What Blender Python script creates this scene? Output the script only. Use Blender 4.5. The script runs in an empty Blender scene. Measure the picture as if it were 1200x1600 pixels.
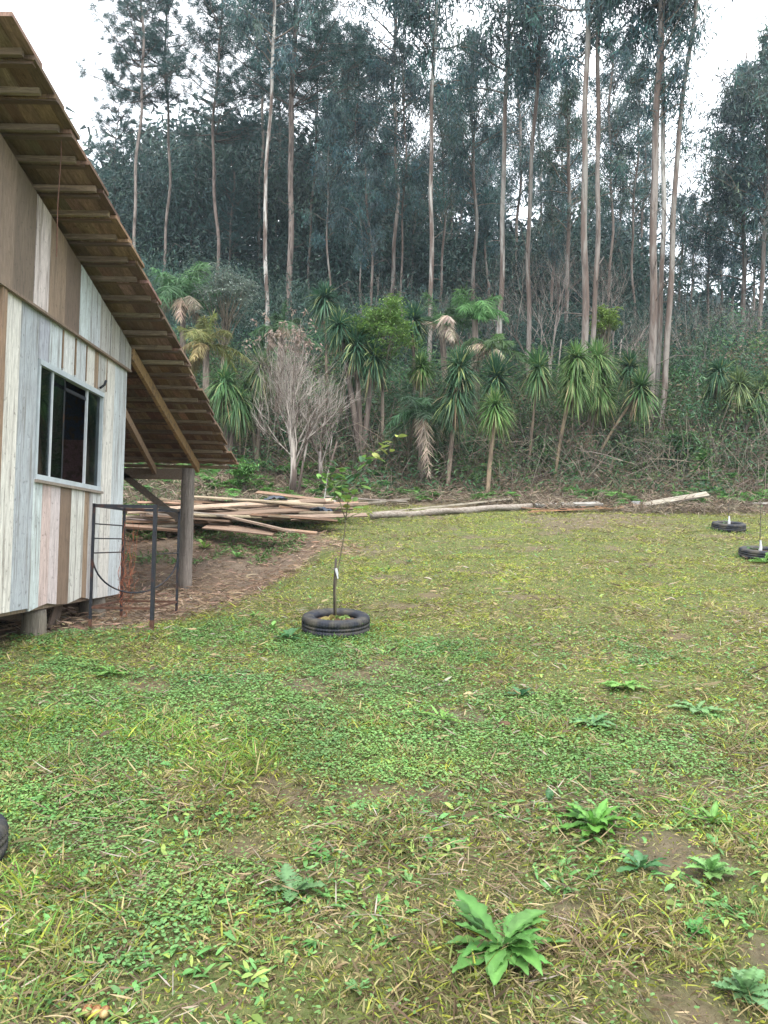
import bpy, math, random
import numpy as np
from mathutils import Vector, Matrix

# ------------------------------------------------------------------ camera
SC = bpy.context.scene
COL = bpy.context.collection
P = math.radians(2.39); R = math.radians(1.1); F = 1200.0
cam_d = bpy.data.cameras.new('camera')
cam = bpy.data.objects.new('camera', cam_d); COL.objects.link(cam)
cam_d.sensor_fit = 'VERTICAL'; cam_d.sensor_height = 36.0; cam_d.sensor_width = 27.0
cam_d.lens = 27.0; cam_d.clip_start = 0.05; cam_d.clip_end = 2000
fw = Vector((0, math.cos(P), math.sin(P))); up0 = Vector((0, -math.sin(P), math.cos(P))); r0 = Vector((1, 0, 0))
rt = r0 * math.cos(R) + up0 * math.sin(R); up = up0 * math.cos(R) - r0 * math.sin(R)
m = Matrix.Identity(4)
for i in range(3):
    m[i][0] = rt[i]; m[i][1] = up[i]; m[i][2] = -fw[i]
cam.matrix_world = m
SC.camera = cam
SC.render.resolution_x = 768; SC.render.resolution_y = 1024

# ------------------------------------------------------------------ sky, sun, exposure
SC.view_settings.view_transform = 'Standard'; SC.view_settings.look = 'None'
SC.view_settings.exposure = 1.38; SC.view_settings.gamma = 1.0
SUN_EL, SUN_ROT = math.radians(58), math.radians(200)
W = bpy.data.worlds.new('World'); SC.world = W; W.use_nodes = True
wn = W.node_tree.nodes; wl = W.node_tree.links; wn.clear()
wo = wn.new('ShaderNodeOutputWorld')
sky = wn.new('ShaderNodeTexSky'); sky.sky_type = 'NISHITA'; sky.sun_disc = False
sky.sun_elevation = SUN_EL; sky.sun_rotation = SUN_ROT; sky.dust_density = 3.0
bg1 = wn.new('ShaderNodeBackground'); bg1.inputs[1].default_value = 0.05
wl.new(sky.outputs[0], bg1.inputs[0])
tc = wn.new('ShaderNodeTexCoord'); sx = wn.new('ShaderNodeSeparateXYZ'); wl.new(tc.outputs['Generated'], sx.inputs[0])
ramp = wn.new('ShaderNodeValToRGB')                      # overcast: zenith brighter than the horizon
ramp.color_ramp.elements[0].position = 0.0; ramp.color_ramp.elements[0].color = (0.40, 0.425, 0.44, 1)
ramp.color_ramp.elements[1].position = 1.0; ramp.color_ramp.elements[1].color = (1.0, 1.0, 1.0, 1)
wl.new(sx.outputs[2], ramp.inputs[0])
cn = wn.new('ShaderNodeTexNoise'); cn.inputs['Scale'].default_value = 2.2; cn.inputs['Detail'].default_value = 4
wl.new(tc.outputs['Generated'], cn.inputs[0])
cm = wn.new('ShaderNodeMapRange'); cm.inputs[3].default_value = 0.93; cm.inputs[4].default_value = 1.07
wl.new(cn.outputs[0], cm.inputs[0])
mul = wn.new('ShaderNodeMath'); mul.operation = 'MULTIPLY'; mul.inputs[1].default_value = 1.36
wl.new(cm.outputs[0], mul.inputs[0])
bg2 = wn.new('ShaderNodeBackground'); wl.new(ramp.outputs[0], bg2.inputs[0]); wl.new(mul.outputs[0], bg2.inputs[1])
add = wn.new('ShaderNodeAddShader'); wl.new(bg1.outputs[0], add.inputs[0]); wl.new(bg2.outputs[0], add.inputs[1])
wl.new(add.outputs[0], wo.inputs[0])
sd = bpy.data.lights.new('sun', 'SUN'); sd.energy = 1.5; sd.angle = math.radians(16); sd.color = (1.0, 0.96, 0.90)
so = bpy.data.objects.new('sun', sd); COL.objects.link(so)
# sun stands behind the camera, a little to the right
so.rotation_euler = (math.radians(90) - SUN_EL, 0, math.radians(20))

# ------------------------------------------------------------------ helpers
rng = np.random.default_rng(7)
random.seed(7)

def U(a, b, n=None): return rng.uniform(a, b, n)

def ray(px, py):
    u = (px - 600) / F; v = (800 - py) / F
    u2 = u * math.cos(R) - v * math.sin(R); v2 = u * math.sin(R) + v * math.cos(R)
    return np.array([u2, math.cos(P) - v2 * math.sin(P), math.sin(P) + v2 * math.cos(P)])

def at(px, py, D):
    d = ray(px, py); return d * D / d[1]

def hash2(ix, iy, s):
    h = np.sin(ix * 127.1 + iy * 311.7 + s * 74.7) * 43758.5453
    return h - np.floor(h)

def vnoise(x, y, s=0):
    x = np.asarray(x, float); y = np.asarray(y, float)
    ix = np.floor(x); iy = np.floor(y); fx = x - ix; fy = y - iy
    fx = fx * fx * (3 - 2 * fx); fy = fy * fy * (3 - 2 * fy)
    a = hash2(ix, iy, s); b = hash2(ix + 1, iy, s); c = hash2(ix, iy + 1, s); d = hash2(ix + 1, iy + 1, s)
    return (a * (1 - fx) + b * fx) * (1 - fy) + (c * (1 - fx) + d * fx) * fy

def fnoise(x, y, s=0, o=3):
    t = 0; w = 0; k = 1.0
    for i in range(o):
        t = t + vnoise(np.asarray(x) * 2 ** i, np.asarray(y) * 2 ** i, s + i * 3.1) * k; w += k; k *= 0.5
    return t / w

def sstep(a, b, x):
    t = np.clip((x - a) / (b - a), 0, 1); return t * t * (3 - 2 * t)

LY = np.array([-40, 0, 2.2, 6.86, 11.5, 14.4, 17.3, 19, 21.5, 26, 40, 60, 90, 200.])
LZ = np.array([-6.0, -1.6, -1.34, -.77, -.12, .38, .88, 1.45, 2.7, 4.3, 9.3, 15.5, 20, 26.])
TY = np.array([-40, 0, 6.45, 7, 11.0, 11.6, 13.0, 14.4])
TZ = np.array([-6.0, -1.6, -.82, -.79, -.70, -.56, .08, .38])

def height(x, y, fine=True):
    x = np.asarray(x, float); y = np.asarray(y, float)
    left = sstep(-0.5, -4, x)
    ye = y + 1.1 * left * sstep(14.4, 17, y)
    l = np.interp(ye, LY, LZ)
    t = np.where(y < 14.4, np.interp(y, TY, TZ), l)
    edge = -0.55 - 0.20 * np.clip(11 - y, 0, 5) + 0.35 * (vnoise(y * .9, y * 0 + 2, 5) - .5)
    w = sstep(edge, edge - 1.3, x)
    z = l * (1 - w) + t * w
    if fine:
        amp = 0.05 + 0.35 * sstep(18, 24, y)
        z = z + amp * (fnoise(x * .7, y * .7, 3) - .5) + 0.035 * (fnoise(x * 4, y * 4, 9) - .5)
    return z

def dirt(x, y):
    """0 = turf, 1 = bare earth"""
    x = np.asarray(x, float); y = np.asarray(y, float)
    n = fnoise(x * 1.3, y * 1.3, 21)
    e = np.interp(y, [0, 4.5, 6.4, 7.2, 8.5, 10.5, 12, 13.4, 14.2, 30], [-9, -5.5, -2.9, -2.0, -1.65, -1.2, -.95, -.75, -3.0, -3.0])
    d1 = sstep(e + .35, e - .25, x + (n - .5) * 1.0) * sstep(6.2, 6.7, y) * sstep(14.8, 13.8, y)
    d1 = np.maximum(d1, sstep(-2.95, -3.15, x) * sstep(5.6, 6.3, y) * sstep(14, 12, y))
    d2 = sstep(.62, .80, fnoise(x * 1.9 + 5, y * 1.9, 33)) * 0.75; n2 = fnoise(x * 5, y * 5, 29)
    # brown worn patches in front of the camera
    for cx, cy, r in ((0.28, 2.05, .20), (-.12, 2.05, .15), (.95, 2.3, .20), (1.28, 2.55, .2), (1.2, 3.15, .22), (1.25, 3.7, .15), (.72, 2.75, .12),
                      (3.6, 14.9, 1.2), (4.8, 15.4, 1.2), (-.3, 11.7, .7)):
        d2 = np.maximum(d2, .74 * sstep(1.15, .5, np.hypot(x - cx, (y - cy)) / r + (n - .5) * .9 + (n2 - .5) * 1.3))
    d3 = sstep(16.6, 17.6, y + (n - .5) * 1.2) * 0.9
    return np.clip(np.maximum(np.maximum(d1, d2), d3), 0, 1)

def onground(px, py, dmin=1.5, dmax=60):
    d = ray(px, py); d = d / d[1]
    ys = np.linspace(dmin, dmax, 3000)
    f = d[2] * ys - height(d[0] * ys, ys)
    k = np.where(f < 0)[0]
    y = ys[k[0]] if len(k) else dmax
    return np.array([d[0] * y, y, float(height(d[0] * y, y))])

def tag(o, label=None, cat=None, group=None, kind=None):
    if label: o['label'] = label
    if cat: o['category'] = cat
    if group: o['group'] = group
    if kind: o['kind'] = kind
    return o

def empty(name, loc, rz=0.0):
    o = bpy.data.objects.new(name, None); COL.objects.link(o)
    o.location = loc; o.rotation_euler = (0, 0, rz); o.empty_display_size = 0.1
    return o

class MB:
    """collects geometry, then links it as ONE mesh object"""
    def __init__(s): s.v = []; s.q = []; s.c = []; s.n = 0
    def add(s, v, q, c):
        v = np.asarray(v, float).reshape(-1, 3); q = np.asarray(q, int).reshape(-1, 4)
        c = np.asarray(c, float)
        if c.ndim == 1: c = np.tile(c, (len(v), 1))
        s.v.append(v); s.q.append(q + s.n); s.c.append(c[:, :3]); s.n += len(v)
    def mesh(s, name, mat, smooth=False):
        me = bpy.data.meshes.new(name)
        if not s.v: return me
        v = np.concatenate(s.v); q = np.concatenate(s.q); c = np.concatenate(s.c)
        me.vertices.add(len(v)); me.vertices.foreach_set('co', v.ravel().astype(np.float32))
        me.loops.add(q.size); me.loops.foreach_set('vertex_index', q.ravel().astype(np.int32))
        me.polygons.add(len(q)); me.polygons.foreach_set('loop_start', np.arange(0, q.size, 4, dtype=np.int32))
        me.polygons.foreach_set('loop_total', np.full(len(q), 4, dtype=np.int32))
        me.update(calc_edges=True)
        a = me.color_attributes.new('Col', 'FLOAT_COLOR', 'POINT')
        cc = np.ones((len(v), 4), np.float32); cc[:, :3] = c
        a.data.foreach_set('color', cc.ravel())
        me.materials.append(mat)
        sm = smooth or mat.name in ('leaf', 'needle', 'grass', 'dry', 'weed', 'peeling_bark', 'rough_bark', 'tyre_rubber')
        me.polygons.foreach_set('use_smooth', np.full(len(q), sm, bool))
        return me
    def build(s, name, mat, parent=None, smooth=False, loc=None):
        o = bpy.data.objects.new(name, s.mesh(name, mat, smooth)); COL.objects.link(o)
        if parent is not None: o.parent = parent
        if loc is not None: o.location = loc
        return o
    def box(s, x0, x1, y0, y1, z0, z1, c=(.5, .5, .5)):
        s.add([(x0, y0, z0), (x1, y0, z0), (x1, y1, z0), (x0, y1, z0), (x0, y0, z1), (x1, y0, z1), (x1, y1, z1), (x0, y1, z1)],
              [(0, 3, 2, 1), (4, 5, 6, 7), (0, 1, 5, 4), (1, 2, 6, 5), (2, 3, 7, 6), (3, 0, 4, 7)], c)
    def bar(s, a, b, w, h, c=(.5, .5, .5), upv=(0, 0, 1), bev=0.0, w2=None, h2=None):
        """a beam from a to b with w across and h high"""
        a = np.array(a, float); b = np.array(b, float); d = b - a; d /= np.linalg.norm(d)
        sd = np.cross(d, upv); sd /= np.linalg.norm(sd); uu = np.cross(sd, d)
        w2 = w2 or w; h2 = h2 or h
        v = []
        for p, ww, hh in ((a, w, h), (b, w2, h2)):
            for i, j in ((-1, -1), (1, -1), (1, 1), (-1, 1)): v.append(p + sd * i * ww / 2 + uu * j * hh / 2)
        s.add(v, [(0, 1, 2, 3), (7, 6, 5, 4), (0, 4, 5, 1), (1, 5, 6, 2), (2, 6, 7, 3), (3, 7, 4, 0)], c)
    def tube(s, pts, rad, c=(.5, .5, .5), n=8, cap=True, lump=0.0, cols=None):
        pts = np.asarray(pts, float); k = len(pts); rad = np.broadcast_to(np.asarray(rad, float), (k,))
        t = np.gradient(pts, axis=0); t /= np.linalg.norm(t, axis=1)[:, None] + 1e-9
        ref = np.array([1.0, 0.13, 0.07]) if abs(t[0][0]) < .8 else np.array([0.1, 1.0, 0.1])
        a = np.cross(t, ref); a /= np.linalg.norm(a, axis=1)[:, None] + 1e-9; b = np.cross(t, a)
        th = np.linspace(0, 2 * math.pi, n, endpoint=False)
        rr = rad[:, None] * (1 + lump * (rng.random((k, n)) - .5))
        v = pts[:, None, :] + rr[..., None] * (np.cos(th)[None, :, None] * a[:, None, :] + np.sin(th)[None, :, None] * b[:, None, :])
        i = np.arange(k - 1)[:, None]; j = np.arange(n)[None, :]; j2 = (j + 1) % n
        q = np.stack(np.broadcast_arrays(i * n + j, i * n + j2, (i + 1) * n + j2, (i + 1) * n + j), -1).reshape(-1, 4)
        vv = v.reshape(-1, 3)
        if cap:
            e = len(vv); vv = np.vstack([vv, pts[:1], pts[-1:]])
            q = np.vstack([q, [(e, (x + 1) % n, x, x) for x in range(n)][0:0] or np.zeros((0, 4), int)])
            capq = []
            for x in range(0, n, 2):
                capq.append((e, (x + 2) % n, (x + 1) % n, x)); base = (k - 1) * n
                capq.append((e + 1, base + x, base + (x + 1) % n, base + (x + 2) % n))
            q = np.vstack([q, capq])
        if cols is not None:
            cc = np.repeat(np.asarray(cols, float), n, axis=0)
            if cap: cc = np.vstack([cc, cols[:1], cols[-1:]])
            s.add(vv, q, cc)
        else: s.add(vv, q, c)
    def strips(s, p, d, L, W, sag=0.0, nseg=2, prof=None, col=(.1, .2, .05), side=None, twist=None):
        """N leaves or blades at once: p (N,3) roots, d (N,3) directions, L, W (N,)"""
        p = np.asarray(p, float).reshape(-1, 3); N = len(p)
        if N == 0: return
        d = np.broadcast_to(np.asarray(d, float), (N, 3)); d = d / (np.linalg.norm(d, axis=1)[:, None] + 1e-9)
        L = np.broadcast_to(np.asarray(L, float), (N,)); W_ = np.broadcast_to(np.asarray(W, float), (N,))
        sag = np.broadcast_to(np.asarray(sag, float), (N,))
        if side is None:
            r = rng.normal(size=(N, 3)); r[:, 2] *= .5
            side = np.cross(d, r)
        side = np.broadcast_to(np.asarray(side, float), (N, 3))
        side = side / (np.linalg.norm(side, axis=1)[:, None] + 1e-9)
        prof = np.array(prof if prof is not None else ([1.0] * nseg + [0.15]), float)
        t = np.linspace(0, 1, nseg + 1)
        c = p[:, None, :] + d[:, None, :] * (L[:, None] * t[None, :])[..., None]
        c[:, :, 2] -= (sag * L)[:, None] * (t ** 2)[None, :]
        off = side[:, None, :] * (W_[:, None] * prof[None, :] * .5)[..., None]
        v = np.stack([c - off, c + off], 2).reshape(N, -1, 3)
        k = (nseg + 1) * 2
        base = np.array([(2 * i, 2 * i + 1, 2 * i + 3, 2 * i + 2) for i in range(nseg)])
        q = (base[None] + (np.arange(N) * k)[:, None, None]).reshape(-1, 4)
        col = np.asarray(col, float)
        if col.ndim == 1: col = np.tile(col, (N, 1))
        s.add(v.reshape(-1, 3), q, np.repeat(col, k, axis=0))

def jit(c, n, v=.18, hue=.06):
    """n variations of a colour"""
    c = np.asarray(c, float)
    out = c[None] * (1 + (rng.random((n, 1)) - .5) * 2 * v) * (1 + (rng.random((n, 3)) - .5) * 2 * hue)
    return np.clip(out, 0.003, .95)

def dirs(n, e0, e1):
    """n unit vectors with elevation between e0 and e1 degrees"""
    e = np.radians(U(e0, e1, n)); a = U(0, 2 * math.pi, n)
    return np.stack([np.cos(e) * np.cos(a), np.cos(e) * np.sin(a), np.sin(e)], 1)

# ------------------------------------------------------------------ materials
def newmat(name):
    mt = bpy.data.materials.new(name); mt.use_nodes = True
    nt = mt.node_tree; nt.nodes.clear()
    return mt, nt.nodes, nt.links

def N_(n, t, **kw):
    x = n.new(t)
    for k, v in kw.items(): x.inputs[k].default_value = v
    return x

def coords(n, l, scale=(1, 1, 1), src='Object'):
    t = n.new('ShaderNodeTexCoord'); mp = n.new('ShaderNodeMapping'); mp.inputs['Scale'].default_value = scale
    l.new(t.outputs[src], mp.inputs[0]); return mp.outputs[0]

def noise(n, l, co, scale, detail=4, rough=.55):
    x = N_(n, 'ShaderNodeTexNoise', Scale=scale, Detail=detail, Roughness=rough); l.new(co, x.inputs[0]); return x.outputs[0]

def rng_(n, l, s, a, b, lo=0.0, hi=1.0):
    x = N_(n, 'ShaderNodeMapRange'); x.inputs[1].default_value = lo; x.inputs[2].default_value = hi
    x.inputs[3].default_value = a; x.inputs[4].default_value = b; l.new(s, x.inputs[0]); return x.outputs[0]

def mixc(n, l, fac, a, b, mode='MIX'):
    x = n.new('ShaderNodeMix'); x.data_type = 'RGBA'; x.blend_type = mode
    for sck, v in ((x.inputs[0], fac), (x.inputs[6], a), (x.inputs[7], b)):
        if isinstance(v, (int, float)): sck.default_value = v
        elif isinstance(v, tuple): sck.default_value = v + (1,)
        else: l.new(v, sck)
    return x.outputs[2]

def attr(n): x = n.new('ShaderNodeVertexColor'); x.layer_name = 'Col'; return x.outputs[0]

def leafmat(name, transl=.3, rough=.5, nscale=3.0, lo=.75, hi=1.25):
    mt, n, l = newmat(name)
    co = coords(n, l); f = rng_(n, l, noise(n, l, co, nscale, 3), lo, hi, .3, .7)
    vm = n.new('ShaderNodeVectorMath'); vm.operation = 'SCALE'; l.new(attr(n), vm.inputs[0]); l.new(f, vm.inputs['Scale'])
    b = N_(n, 'ShaderNodeBsdfPrincipled', Roughness=rough); l.new(vm.outputs[0], b.inputs['Base Color'])
    b.inputs['Specular IOR Level'].default_value = .3
    t = n.new('ShaderNodeBsdfTranslucent'); l.new(vm.outputs[0], t.inputs[0])
    mx = n.new('ShaderNodeMixShader'); mx.inputs[0].default_value = transl
    l.new(b.outputs[0], mx.inputs[1]); l.new(t.outputs[0], mx.inputs[2])
    o = n.new('ShaderNodeOutputMaterial'); l.new(mx.outputs[0], o.inputs[0]); return mt

def woodmat(name, scale, under=(.17, .12, .085), wear=(.5, .62), rough=.75, bump=.25, amt=1.0, tone=.35):
    """Col attribute as paint or timber colour, grain along the short scale axis, wear showing the bare wood"""
    mt, n, l = newmat(name)
    co = coords(n, l, scale)
    g = noise(n, l, co, 6, 6, .65); g2 = noise(n, l, co, 1.7, 5, .6); g3 = noise(n, l, coords(n, l), 22, 4, .6)
    c1 = mixc(n, l, rng_(n, l, g, 0, tone, .35, .75), attr(n), under)
    wm = rng_(n, l, g2, 0, .75 * amt, wear[0], wear[1])
    c2 = mixc(n, l, wm, c1, under)
    sp = rng_(n, l, g3, 0, .55, .60, .72)
    c3 = mixc(n, l, sp, c2, tuple(v * .6 for v in under))
    vm = n.new('ShaderNodeVectorMath'); vm.operation = 'SCALE'; l.new(c3, vm.inputs[0]); l.new(rng_(n, l, noise(n, l, co, 11, 5, .7), .62, 1.22, .32, .68), vm.inputs['Scale']); c3 = vm.outputs[0]
    b = N_(n, 'ShaderNodeBsdfPrincipled', Roughness=rough); l.new(c3, b.inputs['Base Color'])
    b.inputs['Specular IOR Level'].default_value = .25
    bp = N_(n, 'ShaderNodeBump', Strength=bump, Distance=.01); l.new(g, bp.inputs['Height']); l.new(bp.outputs[0], b.inputs['Normal'])
    o = n.new('ShaderNodeOutputMaterial'); l.new(b.outputs[0], o.inputs[0]); return mt

def plain(name, col, rough=.6, metal=0.0, var=.25, nscale=12, bump=.2, spec=.3, dist=.01, second=None, lohi=(.45, .6)):
    mt, n, l = newmat(name)
    co = coords(n, l); f = noise(n, l, co, nscale, 5)
    c = mixc(n, l, rng_(n, l, f, 0, 1, .3, .7), tuple(v * (1 - var) for v in col), tuple(min(1, v * (1 + var)) for v in col))
    if second: c = mixc(n, l, rng_(n, l, noise(n, l, co, nscale * .4, 5), 0, 1, *lohi), c, second)
    b = N_(n, 'ShaderNodeBsdfPrincipled', Roughness=rough, Metallic=metal); l.new(c, b.inputs['Base Color'])
    b.inputs['Specular IOR Level'].default_value = spec
    bp = N_(n, 'ShaderNodeBump', Strength=bump, Distance=dist); l.new(f, bp.inputs['Height']); l.new(bp.outputs[0], b.inputs['Normal'])
    o = n.new('ShaderNodeOutputMaterial'); l.new(b.outputs[0], o.inputs[0]); return mt

M = {}
M['leaf'] = leafmat('leaf', .3, .5)
M['needle'] = leafmat('needle', .15, .6)
M['grass'] = leafmat('grass', .25, .6, 1.5, .8, 1.2)
M['dry'] = leafmat('dry', .12, .8, 2.0, .75, 1.2)
M['weed'] = leafmat('weed', .3, .4, 30, .85, 1.15)
M['paint'] = woodmat('painted_boards', (16, 16, .8), under=(.14, .108, .085), wear=(.50, .66), amt=.75, tone=.5)
M['timber'] = woodmat('timber', (9, 9, 9), tone=.5)
M['post'] = woodmat('post_timber', (14, 14, 1.0), under=(.09, .075, .062), tone=.7, amt=.8, bump=.5)
M['plank'] = woodmat('plank', (1.5, 22, 22), under=(.12, .088, .064), wear=(.45, .62), tone=.65, bump=.5)
M['shingle'] = woodmat('shingle', (12, 1.5, 3), under=(.09, .055, .038), wear=(.45, .7), tone=.5)
M['frame'] = plain('window_frame', (.40, .44, .46), .5, 0, .12, 9, 0.0)
M['metal'] = plain('black_painted_steel', (.018, .020, .026), .45, 0.0, .3, 20, .1, second=(.06, .025, .015), lohi=(.56, .7))
M['rust'] = plain('rust', (.085, .042, .028), .9, 0, .4, 30)
M['rubber'] = plain('tyre_rubber', (.016, .019, .027), .7, 0, .3, 18, .3, second=(.06, .055, .045), lohi=(.45, .65))
M['soil'] = plain('soil', (.10, .065, .042), .95, 0, .4, 25, .8, .1, .03)
M['white'] = plain('white_tape', (.42, .43, .45), .5, 0, .08)
M['tarp'] = plain('blue_tarp', (.014, .024, .040), .5, 0, .3, 8, .6, .5, .03)
M['aluminium'] = plain('aluminium', (.62, .65, .68), .4, .3, .1)
M['fruit'] = plain('fruit_husk', (.17, .075, .03), .5, 0, .5, 60, .4, second=(.38, .28, .13))

def glassmat():
    mt, n, l = newmat('window_glass')
    g = n.new('ShaderNodeBsdfGlossy'); g.inputs['Roughness'].default_value = .02; g.inputs[0].default_value = (.85, .9, .9, 1)
    t = n.new('ShaderNodeBsdfTransparent'); t.inputs[0].default_value = (.30, .34, .35, 1)
    fr = n.new('ShaderNodeFresnel'); fr.inputs[0].default_value = 1.6
    mr = rng_(n, l, fr.outputs[0], .03, .55)
    mx = n.new('ShaderNodeMixShader'); l.new(mr, mx.inputs[0]); l.new(t.outputs[0], mx.inputs[1]); l.new(g.outputs[0], mx.inputs[2])
    o = n.new('ShaderNodeOutputMaterial'); l.new(mx.outputs[0], o.inputs[0]); return mt
M['glass'] = glassmat()

def barkmat(name, kind):
    mt, n, l = newmat(name)
    co = coords(n, l, (1, 1, .16)); co2 = coords(n, l, (1, 1, .11))
    f = noise(n, l, co, 14, 6, .65); g = noise(n, l, co2, 5, 4)
    at_ = attr(n)
    if kind == 'peel':
        c = mixc(n, l, rng_(n, l, g, 0, 1, .47, .55), at_, (.12, .092, .078))
        c = mixc(n, l, rng_(n, l, f, 0, .75, .50, .66), c, (.06, .048, .043))
    else:
        c = mixc(n, l, rng_(n, l, f, 0, .85, .42, .62), at_, (.055, .042, .036))
    b = N_(n, 'ShaderNodeBsdfPrincipled', Roughness=.85); l.new(c, b.inputs['Base Color'])
    b.inputs['Specular IOR Level'].default_value = .2
    bp = N_(n, 'ShaderNodeBump', Strength=.6, Distance=.03); l.new(f, bp.inputs['Height']); l.new(bp.outputs[0], b.inputs['Normal'])
    o = n.new('ShaderNodeOutputMaterial'); l.new(b.outputs[0], o.inputs[0]); return mt
M['bark_peel'] = barkmat('peeling_bark', 'peel')
M['bark'] = barkmat('rough_bark', 'rough')

def groundmat():
    mt, n, l = newmat('ground')
    co = coords(n, l)
    f = noise(n, l, co, 9, 8, .7); f2 = noise(n, l, co, 60, 4, .6); f3 = noise(n, l, co, 1.2, 3)
    turf = mixc(n, l, rng_(n, l, f, 0, 1, .35, .65), (.055, .078, .024), (.105, .125, .045))
    turf = mixc(n, l, rng_(n, l, f2, 0, .45, .45, .65), turf, (.15, .13, .07))
    soil = mixc(n, l, rng_(n, l, f, 0, 1, .3, .7), (.085, .066, .050), (.175, .136, .102))
    soil = mixc(n, l, rng_(n, l, f3, 0, .5, .45, .7), soil, (.165, .105, .07))
    soil = mixc(n, l, rng_(n, l, f2, 0, .6, .5, .68), soil, (.09, .065, .048))
    sp = n.new('ShaderNodeSeparateColor'); l.new(attr(n), sp.inputs[0])
    c = mixc(n, l, sp.outputs[0], turf, soil)
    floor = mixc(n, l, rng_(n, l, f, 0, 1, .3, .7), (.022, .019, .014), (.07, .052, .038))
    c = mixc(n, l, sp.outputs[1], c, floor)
    b = N_(n, 'ShaderNodeBsdfPrincipled', Roughness=.95); l.new(c, b.inputs['Base Color'])
    b.inputs['Specular IOR Level'].default_value = .1
    bp = N_(n, 'ShaderNodeBump', Strength=.9, Distance=.04); l.new(f, bp.inputs['Height'])
    bp2 = N_(n, 'ShaderNodeBump', Strength=.6, Distance=.01); l.new(f2, bp2.inputs['Height']); l.new(bp.outputs[0], bp2.inputs['Normal'])
    l.new(bp2.outputs[0], b.inputs['Normal'])
    o = n.new('ShaderNodeOutputMaterial'); l.new(b.outputs[0], o.inputs[0]); return mt
M['ground'] = groundmat()

# ------------------------------------------------------------------ ground (one sheet)
def make_ground():
    ys = np.concatenate([np.arange(-30, 0, 1.5), np.arange(0, 8, .07), np.arange(8, 20, .12), np.arange(20, 30, .4), np.arange(30, 80, 1.5), np.arange(80, 300, 12)])
    xs = np.concatenate([np.arange(-200, -40, 12), np.arange(-40, -10, 1.0), np.arange(-10, -4.5, .25), np.arange(-4.5, 5, .07), np.arange(5, 12, .25), np.arange(12, 40, 1.0), np.arange(40, 200, 12)])
    X, Y = np.meshgrid(xs, ys); Z = height(X, Y)
    d = dirt(X, Y)
    Z = Z - .02 * d * (Y < 16) + .03 * d * (fnoise(X * 6, Y * 6, 51) - .5)
    v = np.stack([X, Y, Z], -1).reshape(-1, 3)
    ny, nx = X.shape
    i = np.arange(ny - 1)[:, None] * nx + np.arange(nx - 1)[None]
    q = np.stack([i, i + 1, i + nx + 1, i + nx], -1).reshape(-1, 4)
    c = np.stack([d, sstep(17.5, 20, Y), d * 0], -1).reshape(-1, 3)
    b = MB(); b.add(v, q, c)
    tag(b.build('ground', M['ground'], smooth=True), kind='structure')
make_ground()

# ------------------------------------------------------------------ the house
XW = -2.81; XL = -8.2
RY = np.array([4.2, 4.55, 5.15, 7.48, 9.11, 11.63]); RZ = np.array([3.26, 3.18, 3.03, 2.42, 1.95, 1.18])
def roofz(y): return float(np.interp(y, RY, RZ))
ZB, ZBAND = -.585, 1.83
Y0, Y1 = 4.75, 8.25
house = empty('wooden_house', (XW, Y1, ZB))
tag(house, 'wooden house of patchwork painted boards on stilts, its shingle roof running down over a porch', 'house')
HO = np.array([XW, Y1, ZB])
def HB(b, name, mat, parent=None, smooth=False):
    """children of the house in the house's own coordinates"""
    par = parent or house
    o = b.build(name, M[mat], par, smooth)
    if par is house:
        o.location = -Vector(HO)
    return o

WHT = (.68, .69, .68); BLU = (.60, .645, .67); GRB = (.46, .49, .53); PNK = (.64, .51, .47); PNL = (.68, .60, .57)
BRN = (.24, .17, .12); BRD = (.16, .12, .095); TAN = (.36, .26, .17); CRM = (.72, .70, .64); LBL = (.59, .645, .65); GRY = (.52, .51, .49)
def ypx(px): return XW * 1200 / (px - 600) * -1 * -1 if False else 2.81 * 1200 / (600 - px)

def boards(b, spec, z0f, z1f, x=XW, th=.022, gap=.004):
    for (ya, yb, c) in spec:
        col = jit(c, 1, .05, .02)[0]
        ya2, yb2 = ya + gap / 2, yb - gap / 2
        off = U(-.003, .003)
        za, zb, zc, zd = z0f(ya2), z0f(yb2), z1f(ya2), z1f(yb2)
        xo = x + off
        b.add([(xo - th, ya2, za), (xo, ya2, za), (xo, yb2, zb), (xo - th, yb2, zb), (xo - th, ya2, zc), (xo, ya2, zc), (xo, yb2, zd), (xo - th, yb2, zd)],
              [(0, 3, 2, 1), (4, 5, 6, 7), (0, 1, 5, 4), (1, 2, 6, 5), (2, 3, 7, 6), (3, 0, 4, 7)], col)

WY0, WY1, WZ0, WZ1 = 6.16, 7.58, .47, 1.445
# lower wall: full height boards left of the window, boards under and over it, boards to its right
b = MB()
j = lambda: U(-.02, .015)
left = [(4.75, 5.0, WHT), (5.0, 5.25, GRY), (5.25, 5.47, WHT), (5.56, 5.82, CRM), (5.82, WY0 - .02, GRB)]
edges_u = [(WY0 - .02, 6.30, LBL), (6.30, 6.47, PNK), (6.47, 6.66, PNL), (6.66, 6.89, BRN), (6.89, 7.19, CRM), (7.19, 7.31, TAN), (7.31, 7.40, GRY), (7.40, WY1 + .02, WHT)]
edges_o = [(WY0 - .02, 6.34, GRB), (6.34, 6.58, BLU), (6.61, 6.85, WHT), (6.87, 7.1, BLU), (7.12, 7.33, CRM), (7.33, 7.43, TAN), (7.43, WY1 + .02, GRY)]
right = [(WY1 + .02, 7.88, CRM), (7.88, Y1, BLU)]
Zt = ZBAND + .03
boards(b, left, lambda y: ZB + .02, lambda y: Zt)
boards(b, edges_u, lambda y: ZB + .015 + .02 * math.sin(y * 9), lambda y: WZ0)
boards(b, edges_o, lambda y: WZ1, lambda y: Zt)
boards(b, right, lambda y: ZB, lambda y: Zt)
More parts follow.
